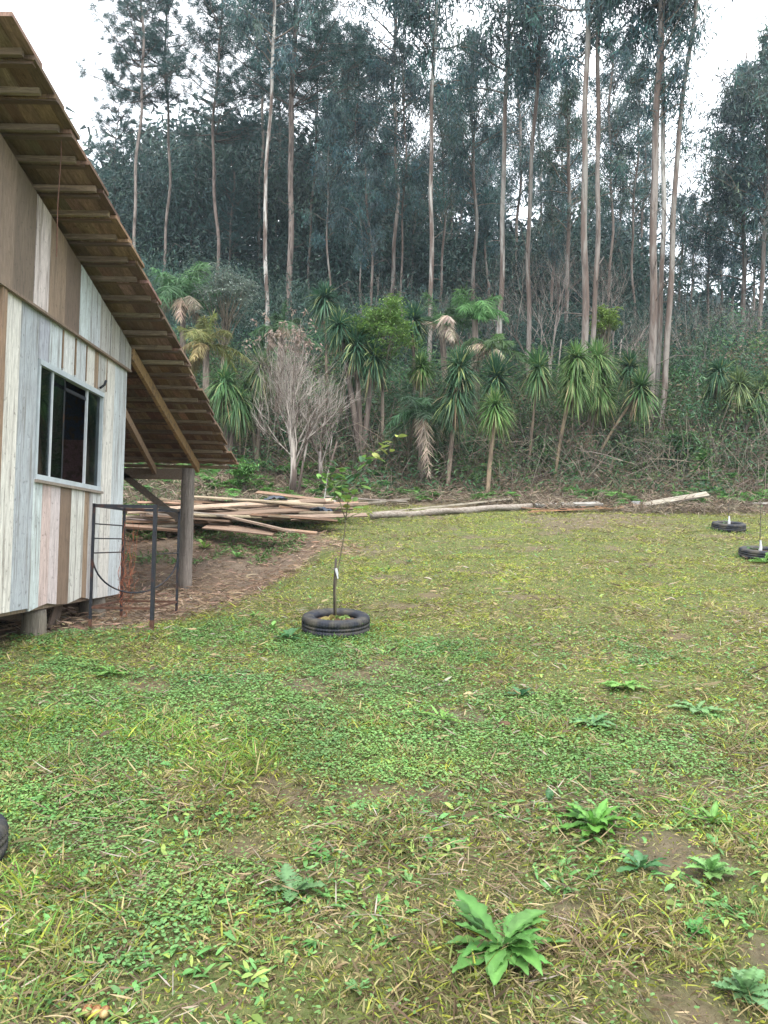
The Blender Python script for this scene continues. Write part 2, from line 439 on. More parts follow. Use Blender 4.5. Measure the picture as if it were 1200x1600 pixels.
# backing sheet behind the joints
for (ya, yb, za, zb) in ((Y0, WY0 - .02, ZB + .06, Zt), (WY1 + .02, Y1 - .02, ZB + .06, Zt), (WY0 - .02, WY1 + .02, ZB + .11, WZ0), (WY0 - .02, WY1 + .02, WZ1, Zt)):
    b.box(XW - .06, XW - .027, ya, yb, za, zb, (.15, .11, .085))
HB(b, 'wall', 'paint')
b = MB()
# skirting board along the bottom, old and brown
b.box(XW - .08, XW - .028, Y0, 7.85, ZB - .01, ZB + .12, (.26, .19, .13))
HB(b, 'skirting_board', 'paint')
b = MB()
b.box(XW - .01, XW + .028, 5.475, 5.552, .33, Zt - .01, (.30, .20, .13))
HB(b, 'door_trim', 'paint')
# upper wall overlaps the lower one
ups = [(4.75, 5.02, BRN), (5.02, 5.28, TAN), (5.28, 5.60, (.27, .20, .15)), (5.60, 5.94, (.19, .145, .11)), (5.94, 6.20, PNL), (6.20, 6.52, (.30, .22, .155)), (6.52, 6.84, (.17, .125, .095)),
       (6.84, 7.10, LBL), (7.10, 7.34, BLU), (7.34, 7.62, GRY), (7.64, 7.88, GRY), (7.88, 8.09, (.40, .40, .40)), (8.09, Y1 + .02, (.5, .5, .49))]
b = MB()
boards(b, ups, lambda y: ZBAND, lambda y: roofz(y) - .12, x=XW + .035)
b.box(XW - .03, XW + .008, Y0, Y1, ZBAND + .035, ZBAND + .4, (.12, .09, .07))
HB(b, 'upper_wall', 'paint')
b = MB(); b.box(XW + .012, XW + .045, Y0, Y1 + .015, ZBAND - .022, ZBAND - .002, (.26, .19, .14))
HB(b, 'drip_edge', 'paint')
# vertical rough edge battens showing in the joints
for y in (6.585, 6.86, 7.11, 7.63):
    b = MB(); b.box(XW - .02, XW + .006, y, y + .018, 1.47, ZBAND - .03, (.28, .19, .12)); HB(b, 'joint_batten', 'paint')
# other walls, floor and inner lining
b = MB()
n = 26; w = (XW - .03 - XL) / n
for k in range(n):
    xa = XL + k * w; c = jit([WHT, TAN, BLU, GRY, BRN, PNL][k % 6], 1, .1)[0]
    b.box(xa + .002, xa + w - .002, Y1 - .024, Y1 - .002, ZB, roofz(Y1) - .1, c)
    b.box(xa + .002, xa + w - .002, Y0, Y0 + .022, ZB, roofz(Y0) - .1, c)
for k in range(14):
    ya = Y0 + .03 + k * .245; b.box(XL, XL + .022, ya, ya + .24, ZB, roofz(ya + .24) - .1, jit([WHT, BRN, BLU, TAN][k % 4], 1, .1)[0])
HB(b, 'rear_walls', 'paint')
b = MB(); b.box(XL + .03, XW - .07, Y0 + .03, Y1 - .03, ZB - .02, ZB + .03, (.16, .11, .08)); HB(b, 'floor', 'timber')
b = MB()
b.box(-5.0, -4.96, Y0 + .03, Y1 - .03, ZB + .03, 2.1, (.30, .16, .15))
b.box(-4.95, XW - .1, Y1 - .07, Y1 - .035, ZB + .03, 2.1, (.42, .24, .23))
b.box(-4.95, XW - .1, Y1 - .09, Y1 - .071, 1.05, 1.9, (.10, .13, .20))
HB(b, 'inner_wall', 'timber')
b = MB(); b.box(XL + .03, XW - .07, Y0 + .03, Y1 - .1, 1.95, 1.99, (.10, .08, .07)); HB(b, 'ceiling', 'timber')
# window
b = MB()
fx0, fx1 = XW - .05, XW + .004
fc = (.36, .39, .41)
b.box(fx0, fx1 + .008, WY0, WY1, WZ1 - .045, WZ1, fc); b.box(fx0, fx1 + .006, WY0, WY1, WZ0, WZ0 + .04, fc)
b.box(fx0, fx1, WY0, WY0 + .03, WZ0 + .04, WZ1 - .045, fc); b.box(fx0, fx1, WY1 - .02, WY1, WZ0 + .04, WZ1 - .045, fc)
win = HB(b, 'window', 'frame')
ym = [WY0 + .30, WY1 - .36]
for y in ym:
    b = MB(); b.box(XW - .035, XW - .012, y - .008, y + .008, WZ0 + .04, WZ1 - .045, (.62, .66, .68))
    b.build('mullion', M['aluminium'], win)
b = MB(); b.box(XW - .045, XW - .025, 6.71, 6.74, WZ0 + .04, WZ1 - .045, (.03, .03, .035)); b.box(XW - .045, XW - .025, ym[0] + .01, ym[1] - .01, 1.30, 1.33, (.03, .03, .035)); b.build('sash_rail', M['metal'], win)
for (a, c_) in ((WY0 + .03, ym[0] - .009), (ym[1] + .009, WY1 - .02), (ym[0] + .009, 6.71)):
    b = MB(); b.box(XW - .03, XW - .025, a, c_, WZ0 + .04, WZ1 - .045); b.build('pane', M['glass'], win)
b = MB(); b.box(XW - .02, XW + .03, WY0 - .01, WY1 + .015, WZ0 - .028, WZ0 - .004, (.28, .24, .20)); b.build('sill', M['paint'], win)
b = MB(); b.tube([(XW + .02, 7.44, 1.47), (XW + .035, 7.50, 1.51), (XW + .04, 7.53, 1.56)], .012, (.12, .11, .1), 6); b.build('hinge', M['metal'], win)
# roof : courses of wooden shingles laid on battens
XV = -2.27
b = MB()
course = np.arange(4.60, 11.55, .30)
for k, y in enumerate(course):
    z = roofz(y + .15); sl = (roofz(y) - roofz(y + .35)) / .35
    x = XL - .4
    while x < XV:
        w = U(.08, .15); x2 = min(x + w, XV + U(-.03, .05)) if x + w > XV - .03 else x + w
        yt, yb = y - .10, y + .33 + U(-.035, .035)
        zt = roofz(y) - .005; zbm = zt - sl * (yb - yt) + .046
        zt -= .0; c = jit((.235, .152, .105), 1, .45, .12)[0]
        th = .028
        b.add([(x, yt, zt - th), (x2 - .003, yt, zt - th), (x2 - .003, yb, zbm - th), (x, yb, zbm - th), (x, yt, zt), (x2 - .003, yt, zt), (x2 - .003, yb, zbm), (x, yb, zbm)],
              [(0, 3, 2, 1), (4, 5, 6, 7), (0, 1, 5, 4), (1, 2, 6, 5), (2, 3, 7, 6), (3, 0, 4, 7)], c)
        x = x2 if x2 >= XV - .03 else x2
        if x2 >= XV - .035: break
roof = HB(b, 'roof', 'shingle')
for k, y in enumerate(course):
    b = MB(); z = roofz(y + .16) - .055
    e = XV - .06 + U(-.05, .02)
    b.bar((XL - .3, y + .16, z), (e, y + .16, z + U(-.01, .01)), .035, .045, jit((.29, .215, .15), 1, .25)[0])
    b.build('batten', M['plank'], roof)
    b = MB(); e = XV - .02 + U(-.04, .03); b.bar((XL - .3, y + .235, z - .012 * 0 + roofz(y + .235) - roofz(y + .16)), (e, y + .235, z + roofz(y + .235) - roofz(y + .16) + U(-.012, .012)), .05, .022, jit((.14, .085, .06), 1, .25)[0]); b.build('batten', M['plank'], roof)
# rafters
def rafter(x, ya, yb, name, c, drop=.13, h=.11, w=.045, par=None):
    bb = MB(); bb.bar((x, ya, roofz(ya) - drop), (x, yb, roofz(yb) - drop), w, h, c); return HB(bb, name, 'timber')
rafter(-2.79, 8.30, 11.45, 'rafter', (.42, .27, .14), drop=.16, h=.13)
for x in (-4.2, -5.6, -7.0): rafter(x, 8.3, 11.3, 'rafter', (.32, .20, .12), drop=.155)
b = MB(); b.bar((-7.9, 11.03, .93), (-2.88, 11.03, .95), .11, .15, (.17, .13, .10)); HB(b, 'porch_beam', 'timber')
def post(x, y, ztop, r, name, c, zb=None):
    zb = float(height(x, y)) - .15 if zb is None else zb
    bb = MB(); zz = np.linspace(zb, ztop, 9)
    bb.tube([(x + U(-.004, .004), y, z) for z in zz], np.linspace(r * 1.05, r * .96, 9), c, 18, lump=.03)
    return HB(bb, name, 'post', smooth=True)
post(-2.83, 11.03, 1.03, .095, 'porch_post', (.25, .215, .185))
post(-7.6, 11.03, .86, .095, 'porch_post', (.25, .215, .185))
b = MB(); b.bar((-3.75, 11.0, .92), (-2.90, 11.0, .28), .05, .09, (.10, .085, .07)); HB(b, 'brace', 'timber')
b = MB(); b.bar((-2.95, 8.3, 1.55), (-3.3, 11.0, .98), .05, .10, (.30, .20, .13)); HB(b, 'brace', 'timber')
for (x, y, r) in ((-2.93, 6.5, .10), (-2.95, 7.85, .13), (-2.93, 5.2, .1), (-4.6, 6.5, .1), (-4.6, 7.9, .1), (-6.2, 6.5, .1), (-6.2, 7.9, .1), (-7.8, 7.9, .1), (-7.8, 6.5, .1), (-7.8, 5.1, .1), (-4.6, 5.1, .1)):
    post(x, y, ZB - .03, r, 'pier', (.22, .19, .15))
b = MB(); 
for y in (5.2, 6.5, 7.85): b.box(XL, XW - .09, y - .04, y + .04, ZB - .11, ZB - .025, (.13, .10, .08))
HB(b, 'joist', 'timber')
# pale boards leaning under the floor
for (x, y, dx, c) in ((-2.95, 6.95, .13, (.18, .13, .1)), (-2.98, 7.08, .12, (.14, .11, .09)), (-3.0, 7.2, .15, (.2, .15, .11))):
    t = empty('leaning_board', (x, y, float(height(x, y)))); bb = MB()
    bb.bar((-.0, -.10, -.02), (-dx * .2, .12, .245), .07, .02, c, upv=(1, 0, 0)); bb.build('board', M['plank'], t)
    tag(t, {.13: 'dark board leaning under the house floor, nearest the left stilt', .12: 'darkest board leaning under the house floor, between two others', .15: 'brown board leaning under the house floor, nearest the corner stilt'}[dx], 'board', 'boards leaning under the house')
# hanging cord
b = MB(); pts = [(0, 0, 0), (.005, 0, -.35), (-.006, .0, -.7), (.0, 0, -1.08)]
b.tube(pts, .004, (.35, .2, .17), 4)
p = at(97, 172, 5.45)
o = b.build('hanging_cord', M['rust'], loc=p); tag(o, 'thin reddish cord hanging from the edge of the shingle roof', 'cord')

# ------------------------------------------------------------------ black steel frame beside the house
def make_rack():
    p = onground(237, 985)
    t = empty('metal_frame', (p[0], p[1], p[2]))
    tag(t, 'black steel box frame with thin rails and a curved bar, standing by the house corner', 'metal frame')
    w, d, h = .545, .80, 1.11
    z0 = -.02
    c = {'fr': (0, 0), 'fl': (-w, 0), 'br': (0, d), 'bl': (-w, d)}
    for k, (x, y) in c.items():
        bb = MB(); s = .016 if k == 'fr' else .011
        bb.box(x - s, x + s, y - s, y + s, z0 + (.08 if k[0] == 'b' else 0) - .02, h, (.02,) * 3)
        bb.build('leg', M['metal'], t)
        bb = MB(); bb.box(x - s - .001, x + s + .001, y - s - .001, y + s + .001, z0 + (.08 if k[0] == 'b' else 0) - .021, z0 + .11, (.2,) * 3); bb.build('rusty_foot', M['rust'], t)
    bb = MB()
    for a, e in (('fl', 'fr'), ('bl', 'br')): bb.bar((c[a][0], c[a][1], h - .02), (c[e][0], c[e][1], h - .02), .022, .03)
    for a, e in (('fl', 'bl'), ('fr', 'br')): bb.bar((c[a][0], c[a][1] + .02, h - .02), (c[e][0], c[e][1] - .02, h - .02), .020, .022)
    bb.build('top_rail', M['metal'], t)
    for a, e in (('fl', 'bl'), ('fr', 'br')):
        for z in (.93, .80, .67) if a == 'fl' else (.67,):
            bb = MB(); bb.tube([(c[a][0], c[a][1], z), (c[e][0], c[e][1], z)], .006, n=6); bb.build('rail', M['metal'], t)
    for a, e in (('fl', 'fr'), ('bl', 'br'), ('fl', 'bl'), ('fr', 'br')):
        bb = MB(); bb.bar((c[a][0], c[a][1], .19), (c[e][0], c[e][1], .19), .016, .02); bb.build('bottom_rail', M['rust'], t)
    th = np.linspace(0, math.pi, 25)
    bb = MB(); bb.tube([(-w / 2 - w / 2 * math.cos(a), d / 2 - d / 2 * math.cos(a), .66 - .36 * math.sin(a)) for a in th], .008, n=6)
    bb.build('curved_bar', M['metal'], t)
    # tangle of rusty wire hanging in the back corner
    tt = empty('rusty_wire', (p[0] - w, p[1] + d, p[2])); tag(tt, 'tangle of orange rusty wire hanging inside the black steel frame', 'wire')
    bb = MB()
    for k in range(26):
        n = 9; zt = U(.3, 1.08) if k > 3 else 1.08; zb = U(.0, .45); xx = U(-.02, .22) * (1 if k % 3 else .4)
        pts = [(xx * (.5 + .5 * i / n) + U(-.022, .022), U(-.05, .03) - .08, zb + (zt - zb) * (i / n) ** (1.4)) for i in range(n)]
        bb.tube(pts, .0019, n=3, cap=False)
    bb.build('wire', plain('orange_rust', (.24, .085, .045), .9), tt)
make_rack()

# ------------------------------------------------------------------ tyres and saplings
def make_tyre(loc, name_label, Rr=.30, h=.17, tilt=(0, 0)):
    t = empty('tyre', loc); t.rotation_euler = (tilt[0], tilt[1], 0)
    tag(t, name_label, 'tyre')
    n = 216
    prof = [(.62, .03), (.66, .012), (.78, 0), (.90, .004), (.965, .02), (.985, .035)]
    groove = [(1.0, .045), (1.0, .070), (.975, .072), (.975, .080), (1.0, .082), (1.0, .100), (.975, .102), (.975, .110), (1.0, .112), (1.0, h - .035)]
    top = [(.985, h - .022), (.965, h - .012), (.90, h - .002), (.78, h), (.70, h - .006), (.66, h - .012), (.62, h - .03), (.64, h - .06), (.80, h * .5)]
    pr = prof + groove + top
    v = []
    for i in range(n):
        a = 2 * math.pi * i / n
        for k, (r, z) in enumerate(pr):
            rr = r * Rr
            if 5 <= k <= 16 and i % 3 == 0: rr -= .007      # tread lugs
            v.append((rr * math.cos(a), rr * math.sin(a), z))
    m_ = len(pr); q = [(i * m_ + k, ((i + 1) % n) * m_ + k, ((i + 1) % n) * m_ + k + 1, i * m_ + k + 1) for i in range(n) for k in range(m_ - 1)]
    b = MB(); b.add(v, q, (.03, .03, .035)); b.build('casing', M['rubber'], t)
    b = MB(); rr = np.linspace(0.001, .80 * Rr, 7); th = np.linspace(0, 2 * math.pi, 25)[:-1]
    v = [(r * math.cos(a), r * math.sin(a), h * .62 + .02 * (1 - r / Rr) + U(-.006, .006)) for r in rr for a in th]
    q = [(i * 24 + k, i * 24 + (k + 1) % 24, (i + 1) * 24 + (k + 1) % 24, (i + 1) * 24 + k) for i in range(6) for k in range(24)]
    b.add(v, q, (.1, .07, .05)); b.build('soil', M['soil'], t)
    return t

def leaf_cluster(b, p, n, L, W, col, e0=-20, e1=60, sag=.25, spread=.03):
    q = np.asarray(p) + rng.normal(size=(n, 3)) * spread
    d = dirs(n, e0, e1)
    side = np.cross(d, (0, 0, 1)) + rng.normal(size=(n, 3)) * .25
    b.strips(q, d, U(.7, 1.1, n) * L, U(.8, 1.1, n) * W, sag, 4, [.15, .8, 1.0, .75, .05], jit(col, n, .3, .1), side)

def tyre_tilt(x, y):
    e = .25; return (math.atan2(float(height(x, y + e, False) - height(x, y - e, False)), 2 * e), -math.atan2(float(height(x + e, y, False) - height(x - e, y, False)), 2 * e))

p = at(525, 972, 6.80); p[2] = float(height(p[0], p[1], False)) - .015
make_tyre(p, 'dark car tyre lying flat on the lawn round the leafy sapling, nearest the middle', .30, .17, tyre_tilt(p[0], p[1]))
def tree_group(name, loc, label, cat): t = empty(name, loc); return tag(t, label, cat)
s = tree_group('citrus_sapling', (p[0], p[1], p[2] + .08), 'young citrus sapling with glossy leaves growing out of the middle tyre', 'sapling')
def rel(px, py, D): return at(px, py, D) - np.array([p[0], p[1], p[2] + .08])
D0 = p[1]
b = MB()
st = [rel(524, 955, D0), rel(524, 925, D0), rel(527, 895, D0), rel(532, 868, D0), rel(538, 835, D0), rel(540, 812, D0), rel(543, 790, D0), rel(545, 768, D0)]
st[0] = np.array([0, 0, 0.0])
b.tube(st, [.010, .008, .007, .006, .006, .006, .005, .004], (.13, .12, .07), 6)
br = [[rel(540, 812, D0), rel(533, 790, D0), rel(524, 765, D0), rel(514, 740, D0)], [rel(545, 785, D0 + .05), rel(553, 765, D0 + .08), rel(562, 735, D0 + .1), rel(578, 712, D0 + .1), rel(598, 698, D0 + .1), rel(612, 690, D0 + .1)],
      [rel(540, 812, D0), rel(552, 805, D0 - .05), rel(566, 800, D0 - .05)], [rel(539, 815, D0), rel(530, 811, D0), rel(522, 812, D0)]]
for q in br: b.tube(q, np.linspace(.005, .003, len(q)), (.20, .24, .10), 5)
b.build('stem', M['bark'], s)
b = MB()
gr = (.14, .25, .06); yl = (.28, .34, .09); dk = (.06, .145, .06)
for (x, y, n, c) in ((520, 745, 8, gr), (508, 750, 6, gr), (517, 770, 6, dk), (545, 775, 6, gr), (553, 760, 5, gr), (570, 745, 5, dk), (585, 712, 4, gr), (514, 735, 7, dk), (500, 758, 6, dk), (522, 765, 8, gr), (533, 775, 6, yl), (528, 760, 5, gr), (540, 785, 4, yl), (545, 800, 3, gr), (562, 738, 7, dk), (568, 728, 6, dk), (578, 715, 6, gr), (560, 750, 5, dk), (590, 705, 4, yl), (600, 698, 4, yl), (612, 690, 3, yl), (566, 800, 2, yl), (524, 812, 2, gr)):
    leaf_cluster(b, rel(x, y, D0 + (.08 if x > 555 else 0)), int(n * 1.2), .11, .054, np.array(c) * .95, -30, 50, spread=.045)
b.build('foliage', M['weed'], s)
b = MB(); x0 = rel(519, 950, D0 + .02); b.tube([(-.012, .02, 0), rel(522, 915, D0 + .02), rel(525, 872, D0 + .02)], [.011, .010, .009], (.06, .05, .045), 7, lump=.2); b.build('stake', M['bark'], s)
b = MB(); b.tube([rel(525, 888, D0), rel(526, 893, D0), rel(527, 899, D0)], [.012, .014, .011], (.75, .76, .78), 7); b.bar(rel(526, 892, D0 - .02), rel(528, 904, D0 - .02), .012, .003, (.8, .8, .8), upv=(0, 1, 0)); b.build('tape', M['white'], s)
# leaves fallen in the tyre
b = MB(); n = 34; a = U(0, 6.28, n); r = U(.03, .22, n)
b.strips(np.stack([r * np.cos(a), r * np.sin(a), U(.04, .10, n)], 1), dirs(n, -5, 30), U(.05, .11, n), U(.025, .045, n), .2, 3, [.2, 1, .9, .1], np.vstack([jit((.20, .30, .09), n // 2), jit((.32, .27, .10), n - n // 2)]))
o = b.build('leaf_litter', M['weed'], loc=(p[0], p[1], p[2] + .05)); tag(o, 'fallen green and yellow leaves lying inside the middle tyre', 'leaves', kind='stuff')

def twig_sapling(px, py, D, hpx, tape, label, tl):
    q = at(px, py, D); q[2] = float(height(q[0], q[1], False)) - .01
    make_tyre(q, tl, .30, .16, tyre_tilt(q[0], q[1]))
    h = hpx / F * D
    t = tree_group('sapling', (q[0], q[1], q[2] + .08), label, 'sapling')
    bb = MB(); bb.tube([(0, 0, 0), (.01, 0, h * .5), (.02, .01, h)], [.009, .007, .004], (.10, .09, .07), 6)
    for k in range(5):
        z = h * U(.4, .95); a = U(0, 6.28); bb.tube([(.01, 0, z), (.01 + .08 * math.cos(a), .08 * math.sin(a), z + .06), (.01 + .14 * math.cos(a), .14 * math.sin(a), z + .16)], [.004, .003, .002], (.11, .1, .08), 4)
    bb.build('stem', M['bark'], t)
    bb = MB(); bb.tube([(0.0, -.012, .02), (0.006, -.02, .08), (0.01, -.012, .20)], [.030, .024, .012], (.75, .76, .78), 7, lump=.4); bb.build('wrap', M['white'], t)
    bb = MB(); leaf_cluster(bb, (-.12, -.05, .10), 8, .10, .045, (.12, .24, .09), -10, 50, spread=.05); leaf_cluster(bb, (.01, 0, h * .8), 5, .05, .02, (.12, .2, .08)); bb.build('foliage', M['weed'], t)
twig_sapling(1138, 826, 14.4, 55, True, 'thin bare sapling wrapped in white at its foot, in the far right tyre', 'far flat tyre on the lawn below the pale tilted board')
twig_sapling(1187, 870, 11.6, 85, True, 'dark twig sapling in white wrap at the right edge, standing in a tyre', 'tyre cut by the right edge of the view, round a dark twig sapling')
q = at(-120, 1318, 2.95); q[2] = float(height(q[0], q[1], False)) - .01
t = make_tyre(q, 'black tyre just showing at the left edge on the near lawn', .29, .15, (0, 0))

# ------------------------------------------------------------------ lumber
def plank(a, b_, w, th, c, label, group=None, name='plank', roll=0.0, cat='plank'):
    a = np.array(a); b_ = np.array(b_); L = np.linalg.norm(b_ - a); mid = (a + b_) / 2
    d = Vector((b_ - a) / L)
    o = MB(); k = 8; xs = np.linspace(-L / 2, L / 2, k)
    bow = (U(-.012, .012)) * L * .4
    v = []
    for x in xs:
        zz = bow * (1 - (2 * x / L) ** 2); ww = w * (1 + U(-.03, .03))
        v += [(x, -ww / 2, zz - th / 2), (x, ww / 2, zz - th / 2), (x, ww / 2, zz + th / 2), (x, -ww / 2, zz + th / 2)]
    v[0] = (v[0][0] + U(-.05, .05),) + v[0][1:]; 
    qd = [(i * 4 + j_, i * 4 + (j_ + 1) % 4, (i + 1) * 4 + (j_ + 1) % 4, (i + 1) * 4 + j_) for i in range(k - 1) for j_ in range(4)]
    qd += [(3, 2, 1, 0), ((k - 1) * 4, (k - 1) * 4 + 1, (k - 1) * 4 + 2, (k - 1) * 4 + 3)]
    o.add(v, [x[::-1] for x in qd], c)
    ob = o.build(name, M['plank'])
    ob.rotation_mode = 'QUATERNION'
    zax = Vector((0, 0, 1)); y_ = zax.cross(d).normalized(); z_ = d.cross(y_)
    mm = Matrix((d, y_, z_)).transposed()
    ob.rotation_quaternion = mm.to_quaternion() @ Matrix.Rotation(roll, 3, 'X').to_quaternion()
    ob.location = mid
    tag(ob, label, cat, group)
    return ob
PG = 'planks heaped in the lumber pile'
def ipl(x1, y1, d1, x2, y2, d2, wpx, c, label='weathered brown plank in the jumbled lumber pile behind the porch', group=PG, th=.045, roll=None):
    wpx = wpx * 1.1; th = U(.02, .04)
    if label.startswith('weathered brown plank'):
        xm, ym_ = (x1 + x2) / 2, (y1 + y2) / 2
        kind_ = 'grey' if c == pg else 'dark brown' if c == pd else 'reddish' if c == pr_ else 'pale tan' if c == pl_ else 'mid-brown'
        where = 'behind the black steel frame' if xm < 305 else 'right of the porch post' if xm < 370 else 'in front of the bare tree' if xm < 440 else 'at the end nearest the citrus sapling'
        tier = 'upper' if ym_ < 792 else 'middle' if ym_ < 806 else 'lower'
        label = kind_ + ' plank in the pile\'s ' + tier + ' layer, ' + where
    return plank(at(x1, y1, d1), at(x2, y2, d2), wpx, th, jit(c, 1, .28, .06)[0], label, group, roll=U(-.1, .5) if roll is None else roll)
pb = (.25, .18, .125); pl_ = (.36, .28, .20); pd = (.13, .095, .07); pr_ = (.30, .18, .115); pg = (.24, .22, .195)
# hand-placed top planks of the pile
ipl(200, 800, 13.2, 520, 782, 14.3, .16, pl_); ipl(235, 778, 14.0, 395, 800, 13.6, .22, pb); ipl(300, 776, 14.2, 505, 790, 13.7, .16, pl_)
ipl(402, 769, 14.6, 505, 782, 14.3, .10, pr_, 'reddish plank lying highest on the right of the lumber pile', None)
ipl(250, 815, 13.0, 440, 793, 13.8, .12, pb); ipl(330, 806, 13.1, 482, 796, 13.8, .20, pb)
ipl(355, 807, 12.9, 458, 831, 12.4, .17, pl_, 'broad pale plank sliding forward off the front of the lumber pile', None)
ipl(322, 822, 12.8, 430, 833, 12.5, .26, pb); ipl(425, 826, 12.55, 495, 833, 12.5, .10, pr_); ipl(290, 800, 13.2, 352, 806, 13.0, .12, pg)
ipl(200, 822, 12.9, 300, 812, 13.1, .14, pl_); ipl(195, 828, 12.7, 285, 820, 12.9, .05, pg); ipl(225, 806, 12.9, 360, 815, 12.8, .14, pb)
ipl(205, 798, 13.4, 420, 790, 13.9, .10, pd); ipl(380, 790, 14.0, 560, 786, 14.3, .09, pr_); ipl(400, 798, 13.8, 520, 801, 13.6, .10, pl_)
ipl(440, 805, 13.5, 535, 808, 13.5, .16, pg); ipl(455, 813, 13.3, 520, 808, 13.5, .12, pb)
ipl(510, 776, 14.8, 636, 784, 14.6, .10, pg, 'grey board lying behind the citrus sapling beyond the pile', None)
ipl(560, 787, 14.4, 640, 779, 14.8, .04, pg, 'thin grey stick of timber behind the sapling', None)
for k in range(64):
    xc = U(225, 500); yc = np.interp(xc, [220, 350, 500], [812, 798, 795]) + U(-14, 14); D = 13.6 + (805 - yc) * .04 + U(-.2, .2)
    hl = U(45, 130); sl = U(-12, 12)
    ipl(xc - hl, yc - sl / 2, D - U(0, .5), xc + hl * .9, yc + sl / 2, D + U(0, .5), U(.06, .15), [pb, pl_, pd, pr_, pg][k % 5])
# long pieces along the far edge of the lawn
def gr_at(px, py, lift=.03):
    g = onground(px, py, 8, 22); g[2] += lift; return g
plank(gr_at(582, 806, .06), gr_at(800, 786, .10), .10, .035, (.42, .37, .30), 'long pale board on the lawn edge just behind the round log')
plank(gr_at(640, 804, .10), gr_at(798, 790, .16), .09, .03, (.46, .42, .33), 'yellowish board stacked against the long board behind the log')
def lay(px, py, up_=5, dd=.15): return at(px, py, onground(px, py + up_, 8, 22)[1] - dd)
plank(lay(836, 789), lay(940, 787), .17, .045, (.40, .41, .39), 'grey-white board lying level on bare earth at the lawn edge', roll=.35)
dB = onground(1008, 793, 8, 22)[1] - .3
plank(at(1006, 789, dB), at(1106, 772, dB + .1), .17, .045, (.36, .34, .28), 'pale board tilted up on the bank at the right', roll=.6)
plank(lay(1172, 787), lay(1225, 786), .14, .05, (.45, .44, .40), 'grey board end at the right edge beyond the far tyre')
a = gr_at(580, 812, .07); c = gr_at(830, 797, .09)
b = MB(); k = 22; tt = np.linspace(0, 1, k); mid = (a + c) / 2
b.tube([(a + (c - a) * x) - mid + np.array([0, 0, .012 * math.sin(x * 19)]) for x in tt], .066 + .006 * np.sin(tt * 23), (.33, .30, .26), 12, lump=.16)
tag(b.build('log', M['plank'], loc=mid, smooth=True), 'long round pale log lying at the far edge of the lawn', 'log')
b = MB(); b.box(-.09, .09, -.07, .07, -.02, .13, (.30, .31, .32)); tag(b.build('concrete_block', plain('concrete', (.30, .31, .32), .9, 0, .2, 20), loc=gr_at(993, 792, 0)), 'small grey block beside the low end of the tilted board', 'block')
# splinters of orange bark
SG = 'orange bark strips along the lawn edge'
for k in range(34):
    px = U(830, 1090); py = np.interp(px, [830, 960, 1090], [802, 797, 788]) + U(-5, 4)
    g = gr_at(px, py, .07); a = U(-.22, .25) + .08; L = U(.15, .9)
    d = np.array([math.cos(a), math.sin(a) * 1.2, 0]) * L / 2; e = g + d; s_ = g - d
    e[2] = float(height(e[0], e[1])) + U(.05, .08); s_[2] = float(height(s_[0], s_[1])) + U(.05, .08)
    plank(s_, e, U(.04, .12), .015, jit((.45, .25, .14), 1, .35, .1)[0], ('long' if L > .5 else 'short') + ' orange-brown strip of bark lying ' + ('near the right end of the round log' if px < 870 else 'in front of the level grey-white board' if px < 945 else 'below the small grey block' if px < 1010 else 'below the tilted pale board'), SG, 'bark_strip', cat='bark strip')
# dark plastic sheet caught in the pile
for (px, py, D, s_, lab) in ((500, 800, 13.9, .16, 'crumpled dark blue plastic sheet hanging out of the lumber pile'), (432, 782, 14.2, .15, 'crumpled blue-grey plastic sheet on top of the lumber pile')):
    b = MB(); n = 10; g = np.linspace(-1, 1, n); X, Y = np.meshgrid(g, g)
    Z = .45 * np.exp(-(X ** 2 + Y ** 2)) + .3 * (rng.random(X.shape) - .5)
    v = np.stack([X * s_ * 1.4, Y * s_, Z * s_ * 1.2], -1).reshape(-1, 3)
    i = np.arange(n - 1)[:, None] * n + np.arange(n - 1)[None]; q = np.stack([i, i + 1, i + n + 1, i + n], -1).reshape(-1, 4)
    b.add(v, q, (.05, .07, .1)); tag(b.build('plastic_sheet', M['tarp'], loc=at(px, py, D)), lab, 'plastic sheet')
# sawn stump and red chips at the right bank
g = at(1190, 746, 19.5); g[2] = float(height(g[0], g[1])) - .02
t = empty('tree_stump', g); tag(t, 'low stump with a fresh orange cut face on the right bank', 'stump')
b = MB(); b.tube([(0, 0, -.1), (0, 0, .06), (.0, -.0, .16)], [.18, .15, .14], (.2, .17, .14), 12, lump=.15); b.build('trunk', M['bark'], t)
b = MB(); b.tube([(0, -.0, .162), (0, -.0, .168)], [.125, .125], (.75, .42, .16), 12); b.build('cut_face', M['timber'], t)

# ------------------------------------------------------------------ forest trees
def lerp(a, b, t): return a + (b - a) * t

